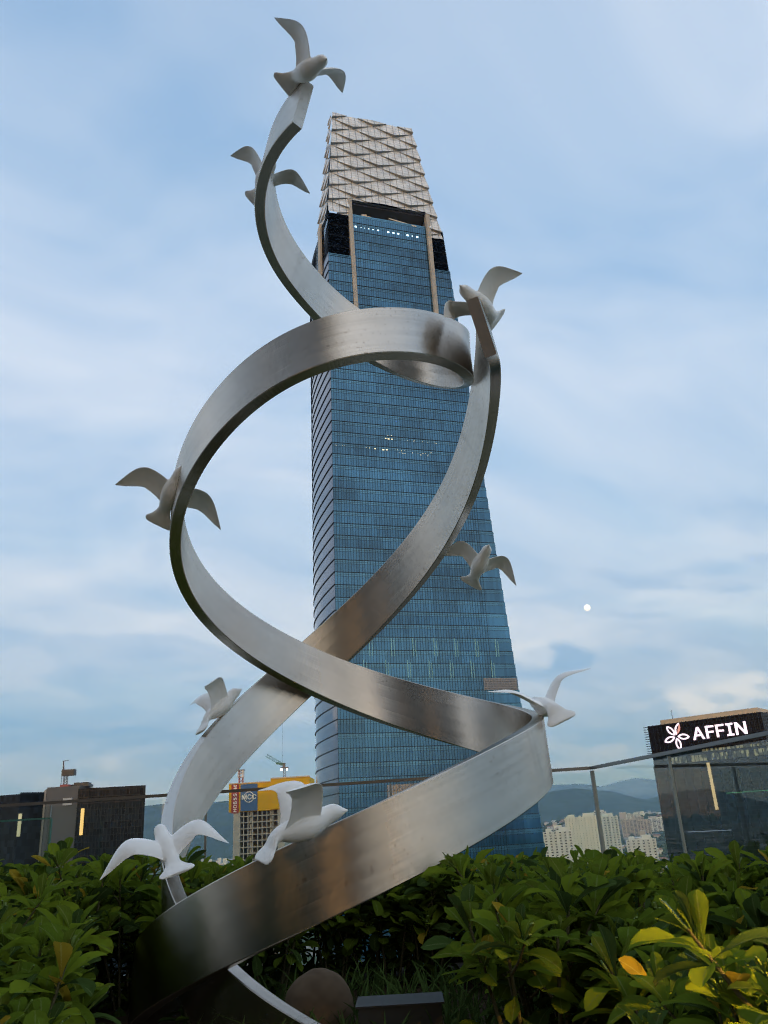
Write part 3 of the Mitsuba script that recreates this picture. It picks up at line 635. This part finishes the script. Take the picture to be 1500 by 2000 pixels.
# ------------------------------------------------------------------ the spiral sculpture
sc = thing("spiral_sculpture", "tall brushed steel sculpture of two intertwined spiral ribbons rising from the shrubs", "sculpture")
W2, TH = 0.15, 0.0603
RIB = {
    "A": dict(k0=15, st=-45, c=(-0.2274, 4.2683, 0.0915, -0.0759), lo=-838.0, hi=-17.3273,
              r=[1.4564, 0.9243, 0.6241, 0.4847, 0.4554, 0.4842, 0.544, 0.628, 0.7438, 0.8765, 0.9795, 1.0159, 1.0119, 1.0169, 0.9878, 0.9631, 0.9652, 0.9526, 0.9114, 0.8427],
              z=[4.5995, 4.8213, 4.7714, 4.6357, 4.4337, 4.2065, 3.9631, 3.7702, 3.645, 3.4453, 3.042, 2.655, 2.307, 1.9998, 1.7729, 1.5886, 1.3173, 1.0226, 0.7384, 0.4726],
              s=[0.1401, 0.1814, 0.172, 0.0593, -0.0488, -0.0871, -0.0576, 0.0344, 0.196, 0.196, 0.0397, -0.177, -0.2811, -0.189, -0.0215, 0.0423, 0.0316, 0.0316, 0.0394, 0.0329]),
    "B": dict(k0=20, st=45, c=(0.0379, 4.3618, -0.1406, -0.1866), lo=47.8477, hi=415.0,
              r=[1.2256, 0.886, 0.8252, 0.9565, 1.104, 1.2382, 1.3257, 1.4357, 1.5427, 1.6538, 1.7674],
              z=[3.2673, 3.7123, 3.5521, 3.104, 2.4993, 1.8167, 1.1273, 0.5835, 0.2731, 0.1729, 0.2876],
              s=[0.1041, 0.153, 0.1832, 0.0963, -0.008, -0.0904, -0.0715, -0.0534, -0.0246, -0.0046, 0.0122])}


def ribbon_frame(o, ph):
    K = o["k0"] + o["st"] * np.arange(len(o["r"])); i = np.argsort(K)
    Cr, Cz, Cs = (CubicSpline(K[i], A_(o[q])[i]) for q in "rzs"); xc, yc, tx, ty = o["c"]

    def cen(ph):
        p = np.radians(ph); R_ = Cr(ph); Z = Cz(ph); return np.stack([xc + tx * (Z - 2) + R_ * np.sin(p), yc + ty * (Z - 2) - R_ * np.cos(p), Z], -1)
    c = cen(ph); t = cen(ph + .5) - cen(ph - .5); t /= np.linalg.norm(t, axis=-1, keepdims=True)
    h = t * [1, 1, 0]; h /= np.linalg.norm(h, axis=-1, keepdims=True); n = np.stack([h[:, 1], -h[:, 0], 0 * h[:, 0]], -1)
    p = np.radians(ph); n *= np.sign((n * np.stack([np.sin(p), -np.cos(p), 0 * p], -1)).sum(-1, keepdims=True))
    u = np.cross(n, t); u *= np.sign(u[:, 2:3]); a = Cs(ph)[:, None]
    return c, n * np.cos(a) + u * np.sin(a), u * np.cos(a) - n * np.sin(a)


def ribbon_mesh(o):
    ph = np.arange(o["lo"], o["hi"] + .01, 1.25); ph[-1] = o["hi"]; c, n, u = ribbon_frame(o, ph); b = 0.0035
    prof = [(W2, TH / 2 - b), (W2 - b, TH / 2), (-W2 + b, TH / 2), (-W2, TH / 2 - b), (-W2, -TH / 2 + b), (-W2 + b, -TH / 2), (W2 - b, -TH / 2), (W2, -TH / 2 + b)]
    L = np.r_[0, np.cumsum(np.linalg.norm(np.diff(c, axis=0), axis=1))]; V, F, UV, NN, k = [], [], [], [], 0; N = len(ph); acc = 0.0
    for e in range(8):
        p0, p1 = prof[e], prof[(e + 1) % 8]; w = math.hypot(p1[0] - p0[0], p1[1] - p0[1]); m = 4 if w > .1 else 1
        for j in range(m):
            q0, q1 = [tuple(np.add(np.multiply(p0, 1 - f), np.multiply(p1, f))) for f in (j / m, (j + 1) / m)]
            nrm = (p1[1] - p0[1], -(p1[0] - p0[0])); nl = math.hypot(*nrm)
            nv = -(u * nrm[0] + n * nrm[1]) / nl
            for q, f in ((q0, j / m), (q1, (j + 1) / m)):
                V.append(c + u * q[0] + n * q[1]); UV.append(np.stack([L, 0 * L + acc + w * f], -1)); NN.append(nv)
            i = np.arange(N - 1); a = k + i; bb = k + N + i
            f1 = np.vstack([np.stack([a, bb, bb + 1], -1), np.stack([a, bb + 1, a + 1], -1)]); F.append(f1); k += 2 * N
        acc += w
    for end in (0, N - 1):
        V.append(A_([c[end] + u[end] * q[0] + n[end] * q[1] for q in prof])); UV.append(A_([[q[1], q[0]] for q in prof])); d = (c[end] - c[1 if end == 0 else N - 2]); d /= np.linalg.norm(d); NN.append(np.tile(d, (8, 1)))
        F.append(A_([[k, k + i, k + i + 1] for i in range(1, 7)])); k += 8
    V, F, UV, NN = np.vstack(V), np.vstack(F), np.vstack(UV), np.vstack(NN)
    fn = np.cross(V[F[:, 1]] - V[F[:, 0]], V[F[:, 2]] - V[F[:, 0]]); bad = (fn * NN[F[:, 0]]).sum(1) < 0; F[bad] = F[bad][:, [0, 2, 1]]
    return (V, F), UV


for nm, lab in (("A", "ribbon that ends in the topmost bird and loops lowest in front"), ("B", "ribbon that ends at the upper right and crosses behind")):
    m, uv = ribbon_mesh(RIB[nm]); part(sc, "ribbon", m, "steel", True, label=lab, uv=uv)

# ------------------------------------------------------------------ gulls
BIRDS = [
    ("perched at the very top end of the sculpture with one wing raised high", [-0.2557, 2.972, 4.9197], [-0.669, 0.3717, -2.2467], [0.958, 0.227, 0.867, 0.657, 0.173, 0.969, -0.386]),
    ("half hidden behind the upper left curve of the thin ribbon", [-0.5767, 3.6474, 4.8871], [1.3353, 0.1146, 3.2763], [1.323, -0.283, -0.214, 0.312, -0.25, 0.964, -0.237]),
    ("on the upper right ribbon end beside the blue tower edge", [0.5604, 3.493, 3.827], [1.225, -0.6446, -3.4541], [0.191, -0.092, 1.036, 1.181, -1.026, -0.543, 0.382]),
    ("behind the far left bend of the middle loop", [-1.109, 3.8915, 3.0517], [0.5942, 1.228, 3.2873], [0.423, -0.374, 0.607, 0.158, -0.112, 0.917, -0.028]),
    ("seen from below against the tower's right edge, head up", [0.5768, 4.8802, 2.8703], [0.9348, 0.8137, 3.0513], [0.97, -0.404, 0.589, 0.383, -0.13, 1.084, 0.162]),
    ("small and seen from the side on top of the lower left ribbon", [-1.0583, 4.9597, 2.1045], [0.5522, -0.4002, -0.8801], [0.75, -0.039, 0.173, 1.072, 0.096, 0.913, -0.402]),
    ("seen from behind at the right corner of the lowest loop", [0.7628, 4.2466, 1.902], [0.2265, -0.3782, 0.1186], [0.923, 0.421, 0.605, 0.671, -0.171, 0.766, -0.645]),
    ("large, wings up, on the front band before the yellow building", [-0.3713, 3.2138, 1.3866], [0.3039, 0.0058, -1.0858], [1.118, -0.152, 0.579, 1.132, 0.199, 0.892, -0.678]),
    ("large, brightest white, seen from behind above the left shrubs", [-1.0792, 3.9874, 1.3296], [0.6757, -0.1624, 0.4504], [0.563, -0.539, 0.411, 0.38, -0.596, 0.963, 0.197])]


def loft(rings):
    n = len(rings[0]); v = np.vstack(rings + [rings[0].mean(0)[None], rings[-1].mean(0)[None]]); f = []
    for i in range(len(rings) - 1):
        for j in range(n):
            a, b = i * n + j, i * n + (j + 1) % n; f += [[a, b, b + n], [a, b + n, a + n]]
    k = len(rings) * n
    for j in range(n): f += [[k, (j + 1) % n, j], [k + 1, k - n + j, k - n + (j + 1) % n]]
    m = trimesh.Trimesh(v, f, process=False)
    if m.volume < 0: m.invert()
    return m3.Manifold(m3.Mesh(vert_properties=m.vertices.astype(np.float32), tri_verts=m.faces.astype(np.uint32)))


TA = np.linspace(0, 2 * np.pi, 20, endpoint=False)


def bird_mesh(q):
    body = []
    for y, zc, rx, rz in ((-.205, 0, .052, .005), (-.200, 0, .064, .007), (-.18, 0, .070, .009), (-.15, 0, .047, .012), (-.12, 0, .034, .017), (-.095, 0, .029, .023), (-.06, -.004, .033, .033), (-.02, -.006, .040, .041), (.02, -.006, .043, .044), (.055, -.002, .039, .041), (.085, .004, .031, .034), (.11, .010, .028, .031), (.135, .012, .026, .028), (.155, .010, .020, .021), (.168, .007, .011, .012), (.182, .004, .005, .006), (.190, .003, .002, .002)):
        cz = zc; cy = y; ang = 0.0
        if y < -.09: ang = q[6] * min(1, (-.09 - y) / .05); dd = -.09 - y; cy = -.09 - dd * math.cos(ang); cz = zc + dd * math.sin(ang)
        nz = A_([0, math.sin(ang), math.cos(ang)])
        rx *= 1.15; rz *= 1.12
        body.append(A_([[0, cy, cz]]) + np.outer(rx * np.cos(TA), [1, 0, 0]) + np.outer(rz * np.sin(TA), nz))
    out = loft(body)
    for side, (dih, e2, sw2) in ((-1, q[0:3]), (1, q[3:6])):
        sw1 = .15; r = A_([.02, .035, .012]); d1 = A_([math.cos(dih) * math.cos(sw1), math.sin(sw1), math.sin(dih) * math.cos(sw1)]); d2 = A_([math.cos(e2) * math.cos(sw2), -math.sin(sw2), math.sin(e2) * math.cos(sw2)])
        b = r + d1 * .155; t = b + d2 * .185; P0 = r - d1 * .015
        bm_ = b * .54 + .23 * (r + d1 * .085) + .23 * (b + d2 * .09); ctrl = A_([P0, r + d1 * .07, bm_, b + d2 * .085, t + d2 * .012 + A_([0, -.012, 0])])
        cs = CubicSpline(A_([0, .24, .50, .74, 1.0]), ctrl); ss = np.linspace(0, 1, 25); rings = []
        for s in ss:
            c = cs(s); tg = cs(s, 1); tg /= np.linalg.norm(tg); ts_ = sum(cs(min(1, max(0, s + o_)), 1) for o_ in (-.30, -.2, -.1, 0, .1, .2, .30)); ts_ /= np.linalg.norm(ts_); ch = A_([0, -1.0, 0]) - ts_ * (-ts_[1]) * .85; ch /= np.linalg.norm(ch); nn = np.cross(tg, ch)
            if nn[2] < 0: nn = -nn
            chord = np.interp(s, [0, .15, .45, .65, .80, .92, 1], [.150, .130, .126, .106, .076, .040, .004]); th = np.interp(s, [0, .3, .8, 1], [.020, .013, .009, .003])
            x = np.cos(TA); camber = .10 * chord * (1 - x ** 2)
            rings.append(c + np.outer((x + .55) * chord / 2 * 1.0, ch) + np.outer(th / 2 * np.sin(TA) * np.sqrt(.25 + .75 * (1 - x) / 2) + camber - .05 * chord, nn))
        w = loft(rings) if side == 1 else loft([g_ * A_([-1, 1, 1]) for g_ in rings])
        if side == -1: pass
        out = out + w
    m = out.refine_to_length(.011).to_mesh(); tm = trimesh.Trimesh(m.vert_properties[:, :3], m.tri_verts, process=True)
    trimesh.smoothing.filter_taubin(tm, lamb=.5, nu=.52, iterations=14)
    return tm


bird_meshes = []
for lab, pos, rot, q in BIRDS:
    # the wing fit is written for the bird's own right as +x: q[0:3] left, q[3:6] right
    m = bird_mesh(q); M = np.eye(4); M[:3, :3] = Rot.from_rotvec(rot).as_matrix(); M[:3, 3] = pos; m.apply_transform(M)
    k = thing("gull_figure", "white gull " + lab, "bird sculpture", "gull figures on the spiral ribbons")
    scene[k] = mikit.ply(m, "bird_white", smooth=True)

# ------------------------------------------------------------------ boulder and lamp box in the bed
pr("stone", mikit.proc(lambda p, n, uv: mixc((0.075, 0.052, 0.034), (0.15, 0.11, 0.075), fbm(p.x * 16, p.y * 16, p.z * 16, 4))), 0.9, 0.15)
b = trimesh.creation.icosphere(subdivisions=4); v = b.vertices * [.135, .13, .135]; v *= 1 + .09 * (meshkit.fbm(b.vertices * 2.4, 4, seed=4)[:, None] - .5); 
k = thing("boulder", "rounded brown boulder in the bed at the foot of the sculpture", "boulder"); scene[k] = mikit.ply((v + [-.37, 3.66, .725], b.faces), "stone", smooth=True)
k = thing("metal_box", "low black metal box with a thin lid near the boulder", "box")
part(k, "body", MB().box([-.20, 3.36, .50], [.10, 3.54, .765]).mesh(), "dark_metal"); part(k, "lid", MB().box([-.21, 3.35, .767], [.11, 3.55, .773]).mesh(), "dark_metal")

# ------------------------------------------------------------------ shrubs: stems and large leaves
def leaf_tex(c0, c1, rib):
    def fn(p, n, uv):
        m = fbm(p.x * 9, p.y * 9, p.z * 9, 3); mid = 1 - sstep(0.02, 0.05, dr.abs(uv.x - 0.5)); vein = 1 - sstep(0.0, 0.16, dr.abs(frac(uv.y * 9 - dr.abs(uv.x - .5) * 5) - .5))
        spot = sstep(.78, .84, noise(p.x * 60, p.y * 60, p.z * 60))
        return mixc(mixc(mixc(c0, c1, m), rib, 0.65 * mid + 0.13 * vein), (0.10, 0.075, 0.02), 0.35 * spot)
    return mikit.proc(fn)


LEAF = []
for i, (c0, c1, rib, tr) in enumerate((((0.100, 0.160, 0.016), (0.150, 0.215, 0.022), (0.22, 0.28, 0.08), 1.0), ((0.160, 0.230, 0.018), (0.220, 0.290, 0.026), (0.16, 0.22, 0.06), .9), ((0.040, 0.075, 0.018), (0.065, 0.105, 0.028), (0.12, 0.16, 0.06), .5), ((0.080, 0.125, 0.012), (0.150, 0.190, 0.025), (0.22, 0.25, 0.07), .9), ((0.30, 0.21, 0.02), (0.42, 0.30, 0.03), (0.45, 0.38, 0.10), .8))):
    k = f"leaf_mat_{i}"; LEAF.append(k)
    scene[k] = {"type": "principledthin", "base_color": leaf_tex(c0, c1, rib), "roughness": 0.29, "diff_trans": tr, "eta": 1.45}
pr("stem_mat", mikit.proc(lambda p, n, uv: mixc((0.06, 0.055, 0.03), (0.13, 0.12, 0.06), fbm(p.x * 30, p.y * 30, p.z * 14, 3))), 0.8, 0.2)
pr("tip_mat", (0.13, 0.19, 0.04), 0.5, 0.3)


def leaf_mesh(bend, fold, twist, wid, wave):
    ts = A_([0, .14, .30, .46, .62, .78, .91, 1.0]); w = wid * A_([.10, .16, .34, .62, .90, 1.0, .74, .16]); us = A_([-1, -.5, 0, .5, 1]); v, uv = [], []
    y, z, a = 0.0, 0.0, 0.35; prev = 0
    for t, ww in zip(ts, w):
        a = .45 - bend * t; y += (t - prev) * math.cos(a); z += (t - prev) * math.sin(a); prev = t
        for u in us:
            x = u * ww * .5; h = abs(u) * ww * .5 * fold + wave * .03 * math.sin(t * 9 + u * 2) * abs(u); tw = twist * t
            v.append([x * math.cos(tw) - h * math.sin(tw), y - h * math.sin(a) * .5, z + x * math.sin(tw) + h * math.cos(tw)]); uv.append([(u + 1) / 2, t])
    f = []
    for i in range(len(ts) - 1):
        for j in range(4): a_ = i * 5 + j; f += [[a_, a_ + 1, a_ + 6], [a_, a_ + 6, a_ + 5]]
    return (A_(v), A_(f)), A_(uv)


LM = []
for prm in ((.9, .35, .1, .40, .6), (.5, .5, -.2, .36, 1.0), (1.4, .25, .3, .44, .8), (.2, .45, 0, .38, .3), (1.0, .6, -.4, .34, 1.2), (.7, .15, .2, .48, .5)):
    LM.append(leaf_mesh(*prm))
PLY = {}
for i, (m, uv) in enumerate(LM):
    for j, mat in enumerate(LEAF): PLY[i, j] = mikit.ply(m, mat, smooth=True, uv=uv) if j == 0 else {**PLY[i, 0], "bsdf": {"type": "ref", "id": mat}}


def tube(pts, r0, r1, sides=6):
    p = A_(pts, float); t = np.gradient(p, axis=0); t /= np.linalg.norm(t, axis=1, keepdims=True); a = np.cross(t, [0.3, 1, 0.2]); a /= np.linalg.norm(a, axis=1, keepdims=True); b_ = np.cross(t, a)
    an = np.arange(sides) * 2 * np.pi / sides; r = np.linspace(r0, r1, len(p))
    v = p[:, None] + r[:, None, None] * (np.cos(an)[None, :, None] * a[:, None] + np.sin(an)[None, :, None] * b_[:, None]); n = len(p)
    i, j = np.meshgrid(np.arange(n - 1), np.arange(sides), indexing="ij"); q = np.stack([i * sides + j, i * sides + (j + 1) % sides, (i + 1) * sides + (j + 1) % sides, (i + 1) * sides + j], -1).reshape(-1, 4)
    return v.reshape(-1, 3), np.vstack([q[:, [0, 1, 2]], q[:, [0, 2, 3]]])


def rotz_to(d, roll):
    """columns: leaf x (across), leaf y (along d), leaf z (upper side)"""
    d = d / np.linalg.norm(d); up = A_([0, 0, 1.0]) if abs(d[2]) < .97 else A_([1.0, 0, 0]); x = np.cross(d, up); x /= np.linalg.norm(x); z = np.cross(x, d); c, s = math.cos(roll), math.sin(roll)
    return np.stack([x * c + z * s, d, z * c - x * s], 1)


def shrub(x, y, top, n_stem, leaf, label, single, tone=0, yellow=0.0, spread=.24, z0=0.54, low=7):
    k = thing("leafy_shrub", label[0], "shrub", label[1]); st = MB(); joined = [MB() for _ in LEAF]; uvs = [[] for _ in LEAF]; tips = MB()
    for s in range(n_stem):
        a = 2 * math.pi * (s + rng.uniform(-.3, .3)) / n_stem; rr = spread * rng.uniform(.35, 1.0); zt = top + rng.uniform(-.20, .02)
        base = A_([x + .05 * math.cos(a), y + .05 * math.sin(a), z0]); end = A_([x + rr * math.cos(a), y + rr * math.sin(a), zt])
        mid = base * .45 + end * .55 + A_([math.cos(a), math.sin(a), 0]) * rng.uniform(-.01, .05); ts = np.linspace(0, 1, 6)[:, None]
        pts = (1 - ts) ** 2 * base + 2 * ts * (1 - ts) * mid + ts ** 2 * end; st.add(*tube(pts, .0085, .0045)); td = pts[-1] - pts[-2]; td /= np.linalg.norm(td)
        ends = [(end, td)]
        for _ in range(rng.integers(1, 3)):
            o = pts[rng.integers(2, 5)]; a2 = a + rng.uniform(-2.2, 2.2); dv = A_([math.cos(a2), math.sin(a2), rng.uniform(.6, 1.4)]) * rng.uniform(.10, .17); e2 = o + dv; st.add(*tube([o, o + dv * .5 + [0, 0, -.01], e2], .005, .0035)); ends.append((e2, dv / np.linalg.norm(dv)))
        for e, d in ends:
            nl = rng.integers(9, 14); ga = rng.uniform(0, 6.28)
            for l in range(nl):
                f = l / nl; az = ga + l * 2.4; el = 1.25 - 1.35 * f + rng.uniform(-.22, .22); p = e - d * (.012 + .085 * f)
                dv = A_([math.cos(az) * math.cos(el), math.sin(az) * math.cos(el), math.sin(el)]); dv = dv + (d - A_([0, 0, 1])) * .4
                sz = leaf * (.50 + .62 * min(1, f * 2.2)) * rng.uniform(.82, 1.15); R_ = rotz_to(dv, rng.uniform(-.45, .45)) * sz
                i = rng.integers(len(LM)); w = rng.random()
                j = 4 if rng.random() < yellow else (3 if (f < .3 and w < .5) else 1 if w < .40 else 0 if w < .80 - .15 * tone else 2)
                if single:
                    M = np.eye(4); M[:3, :3] = R_; M[:3, 3] = p; scene[key_of("leaf", k)] = {**PLY[i, j], "to_world": T(M)}
                else:
                    (v_, f_), u_ = LM[i]; joined[j].add(v_ @ R_.T + p, f_); uvs[j].append(u_)
            for _ in range(3):
                dv = d + rng.normal(0, .22, 3); tips.beam(e, e + dv * leaf * .35, leaf * .05, leaf * .025)
        # bare lower leaves hanging along the stem
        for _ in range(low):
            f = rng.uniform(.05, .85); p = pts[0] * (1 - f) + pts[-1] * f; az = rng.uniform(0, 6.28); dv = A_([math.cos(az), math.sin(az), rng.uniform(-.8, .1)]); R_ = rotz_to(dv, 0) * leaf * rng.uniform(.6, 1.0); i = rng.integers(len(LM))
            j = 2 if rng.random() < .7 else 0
            if single:
                M = np.eye(4); M[:3, :3] = R_; M[:3, 3] = p; scene[key_of("leaf", k)] = {**PLY[i, j], "to_world": T(M)}
            else: (v_, f_), u_ = LM[i]; joined[j].add(v_ @ R_.T + p, f_); uvs[j].append(u_)
    part(k, "stem", st.mesh(), "stem_mat", True); part(k, "shoot_tip", tips.mesh(), "tip_mat", kind="stuff")
    if not single:
        for j, m in enumerate(joined):
            if m.n: part(k, "foliage", m.mesh(), LEAF[j], True, kind="stuff", uv=np.vstack(uvs[j]))


G = "leafy shrubs of the roof hedge"
LAB = {"left": ("broad-leaved green shrub in the hedge left of the sculpture", "shrubs left of the sculpture"), "right": ("broad-leaved green shrub in the hedge right of the sculpture", "shrubs right of the sculpture"), "back": ("broad-leaved green shrub behind the sculpture along the railing", "shrubs behind the sculpture")}
spots = []
rows = list(np.arange(1.72, 4.5, .33)) + list(np.arange(4.55, 5.7, .26))
for ri, yy in enumerate(rows):
    for xx in np.arange(-3.6, 1.68, .34 if yy < 4.5 else .29):
        px, py = xx + rng.uniform(-.12, .12), yy + rng.uniform(-.12, .12)
        if px > 1.6 or abs(px) > .62 * py + .45 or py > 5.7: continue
        q = px / py
        inside = math.hypot(px + .1, py - 4.15) < 0.85 or (py < 3.6 and -.36 < q < .10) or (py < 2.7 and -.1 < q < .26) or (py < 3.0 and -.33 * py - .27 < px < 0) or (py < 2.4 and 0 < px < .2 * py + .25) or (px < 0 and abs(math.hypot(px + .05, py - 4.2) - 1.25) < (.28 if py < 4.6 else .12))
        if inside: continue
        spots.append((px, py, ri))
ORD = "first second third fourth fifth sixth seventh eighth ninth tenth eleventh twelfth thirteenth fourteenth fifteenth sixteenth".split()
spots += [(.70, 1.55, 0), (.62, 1.70, 0), (.80, 1.80, 0), (-.97, 1.72, 0), (-1.0, 1.95, 0)]
count = {}
spots.sort(key=lambda q: (q[2], abs(q[0])))
for (px, py, ri) in spots:
    zone = "back" if (py > 4.9 and -1.3 < px < 1.2) else "left" if px < 0 else "right"
    d = math.hypot(px, py); side = np.clip((px / py + .25) / .5, 0, 1); top = (1.235 - .008 * d) * (1 - side) + (1.222 - .037 * d) * side + rng.uniform(-.05, .04)
    if py < 2.4: top -= .11
    if py < 3.9 and -.52 < px / py < -.2: top -= .10
    c = count[zone, ri] = count.get((zone, ri), -1) + 1
    lab = f"green shrub {dict(left='left of', right='right of', back='behind')[zone]} the sculpture, {ORD[c]} outward in the {ORD[ri]} row"
    shrub(px, py, top, 6, rng.uniform(.13, .17) * min(1, .52 + .16 * py), (lab, LAB[zone][1]), py < 3.5, 0, .02, low=10 if py < 3.2 else 16)
print("shrubs", len(spots), "entries", len(scene))

# ------------------------------------------------------------------ low grass at the foot of the sculpture
gm = MB()
for _ in range(1500):
    x, y = rng.uniform(-.9, .6), rng.uniform(2.5, 4.6); h = rng.uniform(.08, .30); a = rng.uniform(0, 6.28); lean = rng.uniform(.2, .9) * h; w = rng.uniform(.004, .008); z = .56
    p = [A_([x, y, z]) + A_([math.cos(a), math.sin(a), 0]) * lean * t ** 2 + A_([0, 0, h * t * (1 - .25 * t)]) for t in (0, .4, .75, 1)]; s = A_([-math.sin(a), math.cos(a), 0]) * w
    gm.add([p[0] - s, p[0] + s, p[1] - s, p[1] + s, p[2] - s * .7, p[2] + s * .7, p[3]], [[0, 1, 3], [0, 3, 2], [2, 3, 5], [2, 5, 4], [4, 5, 6]])
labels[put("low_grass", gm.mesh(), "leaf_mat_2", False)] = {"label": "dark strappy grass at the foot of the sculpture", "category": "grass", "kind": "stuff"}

# ------------------------------------------------------------------ garden lamp just right of the frame, the moon, the haze
lk = thing("garden_lamp", "small warm garden lamp in the bed at the lower right", "lamp")
part(lk, "post", MB().box([1.165, .69, .0], [1.195, .72, 1.70]).mesh(), "dark_metal")
lC = A_([1.15, .75, 1.75]); lA = A_([.64, 1.58, 1.10]); lN = (lA - lC) / np.linalg.norm(lA - lC); lX = np.cross(lN, [0, 0, 1.0]); lX /= np.linalg.norm(lX); lY = np.cross(lN, lX); hd = MB()
for i in range(20):
    t0, t1 = 2 * math.pi * i / 20, 2 * math.pi * (i + 1) / 20; e0, e1 = [math.cos(t_) * lX + math.sin(t_) * lY for t_ in (t0, t1)]
    hd.quad(lC + e0 * .05 - lN * .01, lC + e1 * .05 - lN * .01, lC + e1 * .05 - lN * .12, lC + e0 * .05 - lN * .12).add([lC + e0 * .05 - lN * .12, lC + e1 * .05 - lN * .12, lC - lN * .12], [[0, 1, 2]])
part(lk, "hood", hd.mesh(), "dark_metal")
scene[key_of("spot_light", lk)] = {"type": "spot", "to_world": T().look_at(origin=lC.tolist(), target=lA.tolist(), up=[0, 0, 1]), "cutoff_angle": 17.0, "beam_width": 10.0, "intensity": {"type": "rgb", "value": [0.75, 0.40, 0.045]}}
scene["moon_mat"] = {"type": "diffuse", "reflectance": {"type": "rgb", "value": [.9, .88, .84]}}
MO = A_([0.23412, 0.94367, 0.23384]) * 60000; mo = trimesh.creation.icosphere(subdivisions=3, radius=225.0); mo.apply_translation(MO)
k = thing("moon", "small bright full moon in the sky right of the tower", "moon"); scene[k] = mikit.ply(mo, "moon_mat", smooth=True, emitter=glow((1.05, 1.0, 0.9)))
scene["haze"] = {"type": "cube", "to_world": T().translate([0, 0, 850]).scale([48000, 48000, 1100]), "bsdf": {"type": "null"}, "interior": {"type": "ref", "id": "air"}}
labels["haze"] = {"kind": "stuff", "label": "thin blue evening haze", "category": "haze"}
